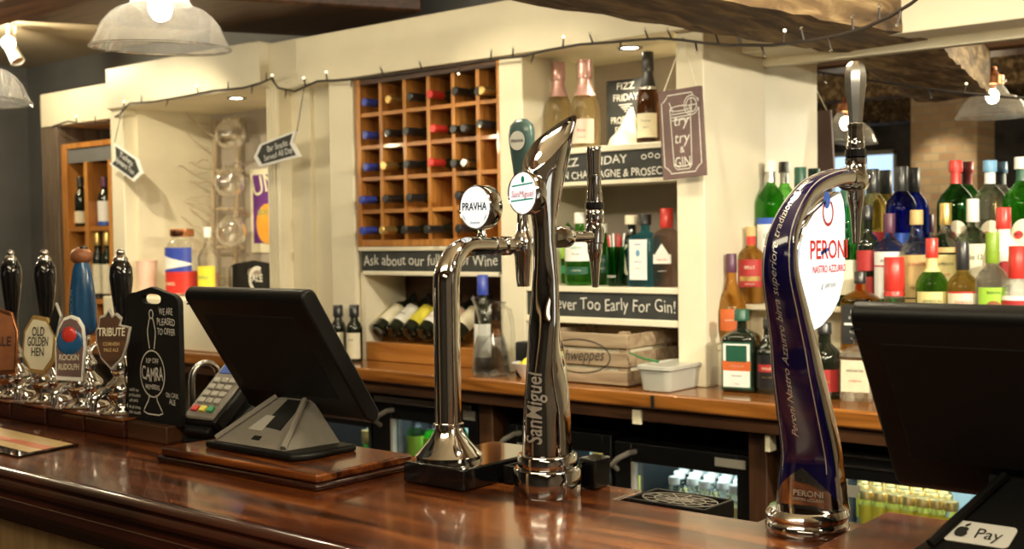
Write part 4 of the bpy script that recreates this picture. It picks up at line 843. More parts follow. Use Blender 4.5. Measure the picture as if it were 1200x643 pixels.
# ================================================================== hanging signs
def hang(name, label, pts, Y, th_=.010): 
    P = [ony(x, y, Y) for x, y in pts]; t = thing(name, label, 'sign', tuple(P[0])); return t, [p-P[0] for p in P]
def inset(P, k):
    c = sum((Vector((p.x, 0, p.z)) for p in P), Vector((0, 0, 0)))/len(P); return [Vector((c.x+(p.x-c.x)*k, p.y, c.z+(p.z-c.z)*k)) for p in P]
for nm, lb_, pts, c0, ux, ls in (('arrow_sign', 'black and white arrow sign pointing down beside the far shelf unit', ((133, 167), (161, 186), (167, 203), (157, 213), (128, 192), (134, 186)), (147.5, 190), (26, 20), ('Toilets', 'Upstairs Too')),
        ('arrow_sign', 'black and white arrow sign pointing towards the far niche', ((297, 184), (304, 169), (347, 152), (343, 167), (352, 183), (304, 196)), (326, 176), (40, -13), ('Bar Snacks', 'Served All Day'))):
    t, P = hang(nm, lb_, pts, 3.11)
    MB().extr(P, (0, .010, 0)).build('board', M['white'], t, bevel=.001)
    I = inset(P, .82); MB().extr([p+Vector((0, -.0015, 0)) for p in I], (0, .003, 0)).build('black_face', M['chalkboard'], t)
    c = ony(*c0, 3.11)-ony(*pts[0], 3.11); e1 = ony(c0[0]+ux[0], c0[1]+ux[1], 3.11)-ony(*c0, 3.11); wd = e1.length*.86; e1.normalize(); e2_ = Vector((-e1.z, 0, e1.x))
    for k, s_ in enumerate(ls): put_text(MB(), s_, .036, flat(c+Vector((0, -.003, 0))+e2_*(.006-.034*k), e1, e2_), width=wd*(.7 if k == 0 else 1.0), wob=.02).build('lettering', M['white'], t)
    top = max(P, key=lambda p: p.z); MB().tube([top+Vector((0, .004, -.006)), Vector((top.x-.0, .055, 2.168-ony(*pts[0], 3.11).z))], .0018, 6).build('hanging_cord', M['wire'], t)
gs, P = hang('gin_sign', 'plum coloured hanging board with a chalk-drawn gin glass on the post', ((771, 108), (821, 100), (827, 205), (777, 211)), 3.135)
MB().extr(P, (0, .012, 0)).build('board', M['plum'], gs, bevel=.001)
c = sum((p for p in P), Vector((0, 0, 0)))/4; ux = ((P[1]-P[0])+(P[2]-P[3])).normalized(); uy = Vector((-ux.z, 0, ux.x)); W_ = (P[1]-P[0]).length; H_ = (P[3]-P[0]).length
fn = flat(c+Vector((0, -.0012, 0)), ux, uy); a, b = W_*.43, H_*.44; q = .022
mb = MB(); border = []
for (sx, sy, a0) in ((1, 1, 270), (-1, 1, 0), (-1, -1, 90), (1, -1, 180)): border += [(sx*a+q*math.cos(math.radians(a0-k*22.5)), sy*b+q*math.sin(math.radians(a0-k*22.5))) for k in range(5)] if False else [(sx*a, sy*(b-q)), (sx*(a-q*.3), sy*(b-q*.9)), (sx*(a-q*.9), sy*(b-q*.3)), (sx*(a-q), sy*b)][::(1 if sx*sy > 0 else -1)]
strokes(mb, [border+[border[0]]], .003, fn); mb.build('chalk_border', M['chalk'], gs)
mb = MB(); gw = W_*.24
strokes(mb, [[(-gw, H_*.28), (-gw*.86, -H_*.36), (-gw*.6, -H_*.40), (gw*.6, -H_*.40), (gw*.86, -H_*.36), (gw, H_*.28)], arc(0, H_*.28, gw, .008, 0, 360, 20), arc(0, -H_*.34, gw*.8, .008, 180, 360), arc(gw*1.1, H_*.30, .026, .030, 0, 360, 18), arc(gw*1.1, H_*.30, .019, .022, 0, 360, 16), [(gw*1.1-.018, H_*.3), (gw*1.1+.018, H_*.3)], [(gw*1.1, H_*.3-.02), (gw*1.1, H_*.3+.02)], [(-gw*.7, H_*.24), (-gw*1.05, H_*.36)]]+[[(-gw*.9, H_*(.22-.035*k)), (gw*.9, H_*(.225-.035*k))] for k in range(3)], .0028, fn); mb.build('chalk_glass_drawing', M['chalk'], gs)
for s_, y, sz in (('try', .035, .05), ('try', -.02, .05), ('&', -.05, .028), ('GIN', -.095, .046)):
    put_text(MB(), s_, sz, flat(c+Vector((0, -.0014, 0))+uy*(y-.01), ux, uy), width=gw*1.5 if s_ != '&' else None, shear=.15 if s_ == 'try' else 0).build('lettering', M['chalk'], gs)
hook = ony(800, 46, 3.17)-ony(771, 108, 3.135)
for k in (.12, .88): MB().tube([P[0].lerp(P[1], k)+Vector((0, .005, 0)), hook], .0018, 6).build('hanging_string', M['ivory'], gs)
MB().ball(tuple(hook+Vector((0, .002, 0))), .006).build('nail', M['steel'], gs)
# ================================================================== fairy lights
fl = thing('fairy_lights', 'dark-wired string of tiny fairy lights draped along the cream bulkhead', 'string lights', (0, 0, 0))
pts = [(62,148,3.30),(80,142,3.30),(100,146,3.30),(124,143,3.28),(140,134,3.155),(152,121,3.155),(180,119,3.155),(215,113,3.155),(250,106,3.155),(285,103,3.155),(306,97,3.155),(318,92,3.155),(326,103,3.155),(345,107,3.17),(372,95,3.17),(395,94,3.17),(430,91,3.165),(470,86,3.165),(520,79,3.165),(560,72,3.165),(590,68,3.165),(612,66,3.165),(640,59,3.165),(680,52,3.165),(710,50,3.165),(745,47,3.165),(775,45,3.165),(800,47,3.165),(830,51,3.14),(855,53,3.08),(880,53,3.0),(905,53,2.92),(930,50,2.84),(955,47,2.77),(985,41,2.7),(1015,32,2.62),(1045,18,2.55),(1068,4,2.5),(1085,-10,2.46)]
W3 = [ony(*p) for p in pts]
MB().tube(W3, .0045, 6).build('cable', M['wire'], fl)
random.seed(5)
lit = {1, 7, 11, 14, 18}
for i in range(0, len(W3)-1):
    a = W3[i].lerp(W3[i+1], .5); up = 1 if i % 3 else -1; e_ = a+Vector((random.uniform(-.012, .012), -.006, .03*up))
    MB().tube([a, e_], [.0035, .0025], 6).build('twig_wire', M['wire'], fl)
    MB().ball(tuple(e_+Vector((0, 0, .004*up))), .0048, 8, 6).build('bulb', M['fairy'] if i in lit or i % 9 == 4 else M['clear'], fl)
# ================================================================== lamps
def pendant(label, c, R_=.165, tilt=0):
    t = thing('pendant_lamp', label, 'pendant lamp', c, 0, 'glass pendant lamps over the bar'); t.rotation_euler = (tilt*.6, tilt, 0)
    k = R_/.165
    pr = [(.165, 0), (.163, .006), (.152, .028), (.140, .055), (.122, .078), (.100, .094), (.076, .102), (.072, .106), (.058, .130), (.046, .148), (.038, .155)]
    MB().lathe([(r_*k, z*k) for r_, z in pr], 48, captop=False, capbot=False).build('glass_shade', M['pendantglass'], t, smooth=60)
    MB().lathe([(.1655*k, -.003*k), (.168*k, 0), (.1655*k, .004*k), (.162*k, .001*k)], 48, captop=False, capbot=False).build('shade_rim', M['clear'], t)
    MB().lathe([(.044*k, .150*k), (.05*k, .153*k), (.05*k, .192*k), (.03*k, .2*k), (.018*k, .22*k), (.018*k, .235*k)], 24).build('gallery_cap', M['copper'], t)
    for a in (0, 2.1, 4.2): MB().tube([(.05*k*math.cos(a), .05*k*math.sin(a), .165*k), (.062*k*math.cos(a), .062*k*math.sin(a), .165*k)], .004, 8).build('thumb_screw', M['steel'], t)
    MB().ball((0, 0, .098*k), .028*k, 18, 12, sz=1.2).build('bulb', M['bulbhot'], t); MB().lathe([(.015*k, .105*k), (.015*k, .152*k)], 14).build('bulb_holder', M['copper'], t)
    MB().tube([(0, 0, .235*k), (0, 0, 2.62-c[2])], .0035, 6).build('flex', M['wire'], t)
    return t
pc = ony(189, 57, 1.62); pendant('glass pendant lamp hanging over the hand pump end of the bar', tuple(pc), .163, math.radians(3))
p2_ = ony(0, 110, 1.62); pendant('glass pendant lamp at the far end, only its rim edge showing', (p2_.x-.165, 1.62, p2_.z-.01), .163)
p3_ = ony(1163, 137, 7.24-1.62); pendant('glass pendant lamp whose image shows in the mirror', (p3_.x, 1.62, p3_.z), .163)
def downlight(label, p):
    t = thing('downlight', label, 'downlight', p, 0, 'recessed downlights'); MB().lathe([(.030, -.004), (.044, -.004), (.046, 0), (.030, 0)], 26, captop=False, capbot=False).build('bezel', M['steel'], t)
    MB().lathe([(0, -.002), (.030, -.002)], 26, captop=False, capbot=False).build('lit_lens', M['downl'], t)
    return t
zd = 2.166; d1_ = onz(277, 115, 2.163); downlight('recessed downlight in the soffit of the far niche', (d1_.x, d1_.y, 2.165)); spot('niche_downlight_far', (d1_.x, d1_.y, 2.155), (d1_.x-.1, 3.45, 1.2), 16, 110)
d2_ = onz(738, 56, 2.148); downlight('recessed downlight above the sparkling wine shelf', (d2_.x, d2_.y, 2.15)); spot('niche_downlight_gin', (d2_.x, d2_.y, 2.14), (d2_.x, d2_.y+.03, 1.2), 16, 120)
# ceiling track spotlights above the far end
def ceil_spot(label, p, aim, lit=True):
    t = thing('track_spotlight', label, 'spotlight', p, 0, 'ceiling track spotlights'); d_ = (Vector(aim)-Vector(p)).normalized(); m_ = d_.to_track_quat('Z', 'Y').to_matrix().to_4x4()
    MB().lathe([(.022, -.08), (.030, -.075), (.034, 0), (.036, .012), (.032, .012), (.028, 0)], 20, captop=False).xf(m_).build('can', M['whitecap'], t)
    MB().lathe([(0, .006), (.029, .006)], 20, captop=False, capbot=False).xf(m_).build('lit_lens', M['bulb'] if lit else M['steel'], t)
    MB().tube([Vector((0, 0, 0))-d_*.05, (0, 0, 2.62-p[2])], .008, 8).build('stem', M['whitecap'], t)
    return t
s0 = onz(10, 50, 2.52); ceil_spot('lit white ceiling spotlight near the far pendant lamp', tuple(s0), (0.3, 0.2, 1.4))
s1_ = onz(20, 70, 2.45); ceil_spot('unlit white ceiling spotlight just below the lit one', tuple(s1_), (-4.9, 3.2, 1.2), False)
point('track_glow', (s0.x, s0.y-.15, s0.z-.06), 26, WARM, .05)
spot('pillar_spot', (-2.7, -0.45, 2.4), (-2.75, -0.92, 1.75), 18, 60)
# ================================================================== bottle fridges under the back counter
def fridge(label, x0, x1, ztop, glz, glx, yb=3.13, handle=True, badge=None, rail=None, lw=2.6, dz_=.235):
    t = thing('bottle_fridge', label, 'bottle fridge', (0, 0, 0))
    zb_ = .12
    bx = MB().box(x0, x0+.03, yb+.05, 3.64, zb_, ztop).box(x1-.03, x1, yb+.05, 3.64, zb_, ztop).box(x0+.03, x1-.03, yb+.05, 3.64, ztop-.03, ztop).box(x0+.03, x1-.03, yb+.05, 3.64, zb_, zb_+.03)
    bx.build('cabinet', M['black'], t)
    lin = MB().box(x0+.031, x1-.031, 3.60, 3.63, zb_+.031, ztop-.031); lin.build('lining', M['fridgein'], t)
    d_ = MB().box(x0, glx[0], yb, yb+.045, zb_, ztop-.004).box(glx[1], x1, yb, yb+.045, zb_, ztop-.004).box(glx[0], glx[1], yb, yb+.045, glz, ztop-.004).box(glx[0], glx[1], yb, yb+.045, zb_, zb_+.06)
    dr_ = d_.build('door', M['black'], t, bevel=.004)
    MB().box(glx[0], glx[1], yb+.02, yb+.026, zb_+.06, glz).build('door_glass', M['thin'], dr_)
    MB().box(glx[0]-.0, glx[0]+.012, yb-.002, yb+.019, zb_+.06, glz).build('glass_seal', M['silverplastic'], dr_)
    if handle:
        hx = glx[0]-.035
        MB().tube([(hx-.02, yb, glz-.03), (hx-.02, yb-.03, glz-.01), (hx+.01, yb-.04, glz+.015), (hx+.045, yb-.03, glz+.035), (hx+.05, yb, glz+.035)], .009, 10).build('handle', M['greyplastic'], dr_)
    if badge: MB().box(badge[0], badge[1], yb-.003, yb, badge[2], badge[3]).build('badge_plate', M['silverplastic'], dr_, bevel=.001)
    if rail: MB().box(x0+.02, x1-.02, yb-.012, yb-.001, ztop-.035, ztop-.01).build('silver_rail', M['steel'], t, bevel=.003)
    mb = MB(); zz = glz-dz_
    for k in range(14): y = yb+.08+k*.036; mb.box(x0+.032, x1-.032, y, y+.004, zz-.004, zz)
    mb.build('wire_shelf', M['steel'], t)
    MB().box(x0+.05, x1-.05, yb+.06, yb+.075, glz+.012, glz+.02).build('light_tube', M['fridgelight'], t)
    l_ = area('fridge_light', ((x0+x1)/2, yb+.14, ztop-.04), ((x0+x1)/2, 3.5, .45), (x1-x0)*.8, .05, lw, (0.72, 0.95, 1.0))
    return t, zz
FY = 3.13
def fx(px, py): return ony(px, py, FY)
tf, z2 = fridge('black bottle fridge with silver top rail behind the swan-neck font', fx(436, 462).x, fx(559, 480).x, fx(470, 462).z, fx(470, 492).z, (fx(458, 500).x, fx(548, 500).x), dz_=fx(470, 492).z-fx(480, 497).z+.226, badge=(fx(543, 480).x, fx(557, 480).x, fx(550, 492).z, fx(550, 481).z), rail=True, lw=7)
tf, z1 = fridge('black bottle fridge half hidden behind the till screen', fx(436, 470).x-.56, fx(434, 470).x-.004, fx(430, 470).z, fx(425, 500).z, (fx(436, 470).x-.50, fx(431, 500).x), handle=False)
tf, z3 = fridge('narrow black bottle fridge behind the twisted chrome font', fx(592, 493).x, fx(716, 511).x, fx(650, 501).z, fx(650, 524).z, (fx(606, 520).x, fx(706, 520).x))
tf, z4 = fridge('black bottle fridge full of mixers with a silver badge plate', fx(720, 515).x, fx(884, 533).x, fx(800, 524).z, fx(800, 549).z, (fx(740, 545).x, fx(863, 555).x), badge=(fx(838, 540).x, fx(874, 545).x, fx(850, 547).z, fx(850, 537).z), dz_=.225)
tf, z5 = fridge('black bottle fridge of tonic bottles behind the payment sticker till', -1.50, -.86, fx(1040, 530).z, fx(1040, 567).z, (fx(986, 560).x, -.95), handle=False, badge=(fx(988, 566).x, fx(1006, 568).x, fx(997, 582).z, fx(997, 568).z))
for dz in (.0, -.03): MB().box(-1.49, -.87, 3.122, 3.129, fx(1010, 536).z+dz, fx(1010, 536).z+dz+.006).build('highlight_strip', M['steel'], tf)  # steel strips drawn in place of two highlight lines on the black front
def small_bottle(label, grp, p, h, r, body, cap, labm, lfrac=(.25, .6), capfrac=.88):
    return bottle('mixer_bottle', label, 'bottle', p, 'tall', r, h, body, cap, RZ, grp, capfrac=capfrac, lab=(lfrac[0], lfrac[1], .8, labm), n=16)
def proto_row(proto, locs):
    for i, L_ in enumerate(locs):
        o = proto if i == 0 else copy_tree(proto); o.location = L_
# yellow-labelled tonics, white-capped mixers, green-necked wines
xs = [fx(px, 585).x for px in (996, 1012, 1029, 1046, 1063, 1080, 1097)]
pr5 = small_bottle('clear tonic bottle with yellow neck label in the lit fridge', 'tonic bottles in the fridge', (0, 0, 0), .185, .021, M['clear'], M['gold'], M['yellowlabel'], (.50, .80))
L5 = [(x+.01, 3.225, z5) for x in xs]+[(x-.03, 3.30, z5) for x in xs]+[(x-.06, 3.375, z5) for x in xs]
proto_row(pr5, [q for q in L5 if q[0] > -1.46])
pr4 = small_bottle('small mixer bottle with silver cap and cream label in the lit fridge', 'mixer bottles in the fridge', (0, 0, 0), .17, .022, M['clear'], M['silverplastic'], M['creamlabel'], (.30, .62))
xs = [fx(px, 590).x for px in (772, 790, 808, 826, 844)]
proto_row(pr4, [(x, 3.225+.02*(i % 2), z4) for i, x in enumerate(xs)]+[(x-.03, 3.31, z4) for x in xs]+[(x-.06, 3.39, z4) for x in xs])
p = ony(749, 560, 3.23); bottle('juice_bottle', 'small bottle with a lemon label alone at the hinge side of the fridge', 'bottle', (p.x-.02, 3.23, z4), 'tall', .026, .215, M['clear'], M['purplecap'], RZ, lab=(.4, .75, .7, M['yellowlabel']), capfrac=.85)
pr2 = bottle('wine_bottle', 'dark-capped white wine bottle with lime green body wrap in the fridge', 'wine bottle', (0, 0, 0), 'wine', .036, .27, M['dkgreen'], M['blackcap'], RZ, 'white wines in the fridge', capfrac=.80, foil=(M['blackcap'], .72), lab=(.1, .60, .98, M['limelabel']), n=18)
xs = [fx(px, 515).x for px in (464, 484, 505, 533)]
proto_row(pr2, [(x, 3.24, fx(480, 497).z-.225) for x in xs]+[(x-.04, 3.33, fx(480, 497).z-.225) for x in xs[1:]])
pr1 = bottle('beer_bottle', 'gold-topped bottle in the fridge half hidden by the till screen', 'bottle', (0, 0, 0), 'wine', .03, .25, M['green'], M['gold'], RZ, 'bottles in the half hidden fridge', capfrac=.8, lab=(.1, .5, .8, M['ivory']), n=16)
xs = [fx(px, 515).x for px in (408, 420)]
proto_row(pr1, [(x-.01, 3.24, fx(420, 505).z-.27) for x in xs])
pr3 = bottle('beer_bottle', 'brown bottle in the narrow fridge behind the chrome font', 'bottle', (0, 0, 0), 'wine', .03, .22, M['brownglass'], M['gold'], RZ, 'bottles in the narrow fridge', capfrac=.9, lab=(.1, .5, .8, M['ivory']), n=16)
xs = [fx(px, 530).x for px in (608, 622, 678, 690, 700)]
proto_row(pr3, [(x, 3.24, z3) for x in xs])
# ================================================================== things on the bar counter
# ---- till on a wooden plinth
def plinth(label, x0, x1, y0, y1):
    t = thing('wooden_plinth', label, 'plinth', (0, 0, 0))
    MB().box(x0, x1, y0, y1, ZT, ZT+.012).build('lower_moulding', M['mahog_dark'], t, bevel=.005, seg=3)
    MB().box(x0+.006, x1-.006, y0+.006, y1-.006, ZT+.012, ZT+.027).build('top_board', M['mahog'], t, bevel=.004, seg=3); return ZT+.027
def till(label, loc, rz=0, logo=False, w_=.335):
    so = .04 if logo else .020
    t = thing('till_screen', label, 'till', loc, rz); hw = w_/2
    # monitor: thick slab, rounded top edge, leaning back towards the bar staff
    T0, B0 = Vector((0, -.062, .285)), Vector((0, .098, .043)); dn = (B0-T0).normalized(); nrm = Vector((0, dn.z, -dn.y)); nrm = nrm if nrm.y > 0 else -nrm
    prof = []; th_ = .034
    for k in range(9): a = math.pi/2+math.pi*k/8; prof.append(T0+nrm*(th_/2)+dn*.017 + (dn*math.cos(a)*.017*1 - nrm*math.sin(a)*-.017*-1))
    prof = [T0+nrm*(th_/2)+dn*.017+(-dn*math.sin(math.pi*k/8)*.017 - nrm*math.cos(math.pi*k/8)*th_/2) for k in range(9)]
    prof += [B0+nrm*th_-dn*.012, B0+nrm*(th_-.010), B0+nrm*.010-dn*.0, B0-dn*.02]
    body = MB().extr([Vector((-hw, p.y, p.z)) for p in prof], (w_, 0, 0)); body.build('screen_housing', M['black'], t, bevel=.004, seg=2)
    sc_ = MB().extr([Vector((-hw+.02, p.y, p.z)) for p in (T0+nrm*(th_+.001)+dn*.03, B0+nrm*(th_+.001)-dn*.025, B0+nrm*(th_-.002)-dn*.025, T0+nrm*(th_-.002)+dn*.03)], (w_-.04, 0, 0)); sc_.build('display', M['blackgloss'], t)
    rec = MB().extr([Vector((-hw+.03, p.y, p.z)) for p in (T0+dn*.045-nrm*.0008, B0-dn*.06-nrm*.0008, B0-dn*.06+nrm*.003, T0+dn*.045+nrm*.003)], (w_-.075, 0, 0)); rec.build('rear_cover', M['blackmatt'], t, bevel=.002)
    MB().box(-hw-.0008, -hw+.012, T0.y+.012, T0.y+.026, T0.z-.022, T0.z-.019).build('vent_slit', M['blackmatt'], t)
    MB().tube([B0+Vector((-.06, -.004, .045)), B0+Vector((.06, -.004, .045))], .016, 14).build('hinge', M['black'], t)
    # stand: flat foot, sloping grey deck with ribs, black neck
    f0, f1 = -.055, .085
    MB().extr([(-.135+so, f0, 0), (.11+so, f0-.0, 0), (.125+so, f0+.03, 0), (.125+so, f1, 0), (-.135+so, f1, 0)], (0, 0, .013)).build('foot', M['black'], t, bevel=.005, seg=3)
    dk = [(-.118+so, f0+.012, .014), (.075+so, f0+.012, .014), (.018+so, .058, .085), (-.062+so, .058, .085)]
    MB().add([*dk, (-.118+so, f0+.012, .0135), (.075+so, f0+.012, .0135), (.09+so, .075, .0135), (-.09+so, .075, .0135), (.018+so, .075, .085), (-.062+so, .075, .085)],
        [(0, 1, 2, 3), (1, 6, 8, 2), (0, 3, 9, 7), (2, 8, 9, 3), (6, 7, 9, 8), (4, 7, 6, 5), (0, 4, 5, 1), (4, 0, 7), (1, 5, 6)]).build('deck', M['black'] if logo else M['greyplastic'], t, smooth=0)
    def dkp(u, v, off=.001):
        a = Vector(dk[0]).lerp(Vector(dk[1]), u); b = Vector(dk[3]).lerp(Vector(dk[2]), u); n_ = Vector((0, -.071, .104)).normalized(); return a.lerp(b, v)+n_*off
    def patch(us, nm, m, off): MB().add([tuple(dkp(u, v, off)) for u, v in us]+[tuple(dkp(u, v, -.001)) for u, v in us], [(0, 1, 2, 3), (4, 7, 6, 5), (0, 4, 5, 1), (1, 5, 6, 2), (2, 6, 7, 3), (3, 7, 4, 0)]).build(nm, m, t)
    if not logo:
        patch(((.42, .40), (.80, .36), (.97, .99), (.40, .99)), 'deck_black_patch', M['blackmatt'], .0009)  # flat matt black patch on the upper deck
        patch(((.25, .30), (.50, .30), (.50, .62), (.30, .62)), 'deck_sticker', M['silverplastic'], .0012)
        patch(((.46, .12), (.58, .12), (.58, .20), (.46, .20)), 'maker_badge', M['blackmatt'], .0012)
    for s_ in (-1, 1):
        u = 0 if s_ < 0 else 1
        a, b = dkp(u, .02, .003), dkp(u, 1.0, .003); MB().tube([a, b], .006, 8).build('stand_rib', M['greyplastic'] if not logo else M['black'], t)
    MB().extr([(-.045, .06, .02), (.03, .06, .02), (.03, .075, .105), (-.045, .075, .105)], (0, .018, 0)).build('neck', M['black'], t)
    if logo:
        e1 = Vector((1, 0, 0)); c0 = dkp(.22, .24, .0014); e2 = (dkp(.3, .9)-dkp(.3, .1)).normalized(); nn = e1.cross(e2)
        def fn(x, y): return tuple(c0+e1*x+e2*y)
        L_ = .036; hh = .0165; st = MB(); pts = []
        for (sx, sy, a0) in ((1, 1, 0), (-1, 1, 90), (-1, -1, 180), (1, -1, 270)):
            for k in range(5): a = math.radians(a0+22.5*k); pts.append((sx*(L_-.006)+.006*math.cos(a), sy*(hh-.006)+.006*math.sin(a)))
        st.extr([Vector(fn(*p))-nn*.001 for p in pts], nn*.0014).build('payment_sticker', M['white'], t)
        c0 = c0+nn*.0012
        mb = put_text(MB(), 'Pay', .022, lambda x, y: fn(x+.010, y-.0075)); mb.build('lettering', M['ink'], t)
        ap = MB(); ax, ay, R_ = -.020, -.001, .008
        out = []
        for k in range(40):
            a = 2*math.pi*k/40; r_ = R_*(1+.07*math.cos(2*a)*-1 - .16*max(0, math.sin(a))**14 - .10*max(0, -math.sin(a))**18)
            x, y = r_*math.cos(a), r_*1.02*math.sin(a); dx, dy = x-R_*1.12, y-R_*.18; dd = math.hypot(dx, dy)
            if dd < R_*.45: x, y = R_*1.12+dx/dd*R_*.45, R_*.18+dy/dd*R_*.45
            out.append(fn(ax+x, ay+y))
        ap.add(out, [tuple(range(40))])
        lf = [fn(ax+.0005+.0052*u*.8-.0020*math.sin(math.pi*u), ay+R_*1.08+.0062*u) for u in [k/8 for k in range(9)]]+[fn(ax+.0005+.0052*u*.8+.0022*math.sin(math.pi*u), ay+R_*1.08+.0062*u-.0006) for u in [1-k/8 for k in range(1, 8)]]
        ap.add(lf, [tuple(range(len(lf)))]); ap.build('printed_apple_mark', M['ink'], t)
    return t
zp = plinth('moulded mahogany plinth under the till with the grey stand', -1.86, -1.415, 1.228, 1.462)
till('black till screen seen from behind on a grey ribbed stand', (-1.668, 1.335, zp))
zq = plinth('moulded mahogany plinth under the till with the payment sticker', -.60, -.12, 1.30, 1.535)
till('black till screen seen from behind with a white contactless payment sticker', (-.388, 1.372, zq), 0, True)
# ---- card terminal in its cradle
tm = thing('card_terminal', 'grey card payment terminal tilted in a black cradle', 'card terminal', (-1.95, 1.40, ZT), math.radians(6)); tm.scale = (1.2, 1.1, 1.1)
sl = math.radians(40); cs_, sn_ = math.cos(sl), math.sin(sl)
def tf_(x, s, n): return Vector((x, s*cs_-n*sn_, s*sn_+n*cs_+.03))
def tbox(x0, x1, s0, s1, n0, n1): 
    P = [tf_(x, s_, n_) for n_ in (n0, n1) for (x, s_) in ((x0, s0), (x1, s0), (x1, s1), (x0, s1))]
    return MB().add(P, [(0, 3, 2, 1), (4, 5, 6, 7), (0, 1, 5, 4), (1, 2, 6, 5), (2, 3, 7, 6), (3, 0, 4, 7)])
MB().extr([(-.045, -.02, 0), (-.045, .135, 0), (-.045, .135, .10), (-.045, -.01, .012)], (.09, 0, 0)).build('cradle', M['black'], tm, bevel=.006, seg=3)
tbox(-.040, .040, -.005, .175, -.012, .020).build('housing', M['black'], tm, bevel=.008, seg=3)
tbox(-.036, .036, 0, .172, .018, .026).build('face_plate', M['greyplastic'], tm, bevel=.004)
tbox(-.029, .029, .110, .163, .025, .0275).build('display', M['blueink'], tm, bevel=.002)
for r_ in range(4):
    for c_ in range(3): tbox(-.026+c_*.019, -.012+c_*.019, .035+r_*.017, .047+r_*.017, .025, .030).build('key', M['silverplastic'], tm, bevel=.002)
for c_, m_ in enumerate((M['redfoil'], M['yellowlabel'], M['greenink'])): tbox(-.026+c_*.019, -.012+c_*.019, .014, .027, .025, .031).build('coloured_key', m_, tm, bevel=.002)
tbox(-.030, .030, -.022, -.004, -.008, .012).build('card_slot', M['black'], tm, bevel=.004)
def swan_spout(label, p, hgt, wd, rad=.007):
    t = thing('swan_neck_spout', label, 'spout', p)
    pts = [(0, 0, 0), (0, 0, hgt-wd/2)]+[(0, wd/2-wd/2*math.cos(math.radians(a)), hgt-wd/2+wd/2*math.sin(math.radians(a))) for a in range(20, 181, 20)]+[(0, wd, hgt-wd/2-.03)]
    MB().tube(pts, rad, 12).build('pipe', M['steel'], t); MB().lathe([(.018, 0), (.018, .008), (.010, .014), (.010, .02)], 18).build('flange', M['steel'], t); return t
b1_, b2_ = ony(226, 500, 1.47), ony(240, 428, 1.47)
swan_spout('bent steel swan-neck spout behind the card terminal', (b1_.x, 1.47, ZT), b2_.z-ZT, .07)
b1_, b2_ = ony(106, 480, 1.455), ony(112, 404, 1.455)
swan_spout('bent steel swan-neck spout behind the shield-shaped pump clip', (b1_.x, 1.455, ZT), b2_.z-ZT, .06, .006)
# ---- offer board on its block
bk = thing('wooden_block', 'dark brown block holding the tall chalk offer board', 'block', (0, 0, 0))
MB().box(-2.18, -2.0, 1.345, 1.40, ZT, ZT+.036).build('block_body', M['dkwood'], bk, bevel=.003)
t, hw, H_ = paddle('offer_board', 'tall black paddle-shaped board with white chalk pump drawing on the bar', 146, 208, 336, ZT+.036, 1.366, (.025, .034, .0105), 0)
fn = flat((0, -.001, 0), (1, 0, 0), (0, 0, 1)); mb = MB()
cx_ = 0.0; cz_ = H_*.36
strokes(mb, [arc(cx_, cz_, .043, .048, 0, 360, 30), [(cx_-.008, H_*.545), (cx_-.013, H_*.63), (cx_-.014, H_*.68), (cx_-.008, H_*.75), (cx_-.004, H_*.775)], [(cx_+.008, H_*.545), (cx_+.013, H_*.63), (cx_+.014, H_*.68), (cx_+.008, H_*.75), (cx_+.004, H_*.775)], arc(cx_, H_*.80, .007, .009, 0, 360, 12),
    [(cx_-.012, H_*.205), (cx_-.016, H_*.16), (cx_-.03, H_*.10), (cx_-.034, H_*.075), (cx_-.02, H_*.06), (cx_+.02, H_*.06), (cx_+.034, H_*.075), (cx_+.03, H_*.10), (cx_+.016, H_*.16), (cx_+.012, H_*.205)]], .0028, fn)
mb.build('chalk_drawing', M['chalk'], t)
for s_, x, y, sz, wd in (('CAMRA', cx_, cz_-.014, .04, .076), ('10P OFF', cx_, cz_+.022, .015, .044), ('MEMBERS', cx_, cz_-.032, .014, .05), ('WE ARE', .052, H_*.80, .020, .048), ('PLEASED', .052, H_*.725, .020, .062), ('TO OFFER', .052, H_*.655, .019, .062), ('ON CASK', .068, H_*.20, .014, .044), ('ALE', .068, H_*.15, .016, .022), ('valid on', -.068, H_*.215, .010, .034), ('production', -.066, H_*.175, .010, .042), ('of card', -.07, H_*.135, .010, .03), ('at all times', -.066, H_*.085, .010, .042), ('this month', -.066, H_*.045, .010, .042)):
    put_text(MB(), s_, sz, flat((x, -.0012, y), (1, 0, 0), (0, 0, 1)), width=wd, wob=.05, bold=.006).build('chalk_lettering', M['chalk'], t)
# ---- leaflet
lf = thing('menu_leaflet', 'orange and black printed menu leaflet lying flat on the bar', 'leaflet', (0, 0, 0))
c1, c2, c3, c4 = onz(-30, 545, ZT+.002), onz(10, 540, ZT+.002), onz(93, 521, ZT+.002), onz(-30, 497, ZT+.002)
c1 = Vector((-2.36, 1.085, ZT+.001)); c2 = Vector((-2.20, 1.085, ZT+.001)); c2 = onz(20, 536, ZT+.001); c3 = onz(92, 522, ZT+.001); c4 = c3+(Vector((-.42, .02, 0)))
c1 = c2+(c4-c3)
MB().extr([c1, c2, c3, c4], (0, 0, .0025)).build('sheet', M['blackgloss'], lf)
ii = [p.lerp((c1+c2+c3+c4)/4, .07)+Vector((0, 0, .0026)) for p in (c1, c2, c3, c4)]; ii[0] = ii[0].lerp(ii[3], .22); ii[1] = ii[1].lerp(ii[2], .22)
MB().extr(ii, (0, 0, .0004)).build('printed_photo', M['tanlabel'], lf)
q1_, q2_ = ii[0].lerp(ii[3], .3), ii[1].lerp(ii[2], .3); MB().extr([q1_, q2_, q2_.lerp(ii[2], .4), q1_.lerp(ii[3], .25)], (0, 0, .0008)).build('orange_stripe', M['orangelabel'], lf)
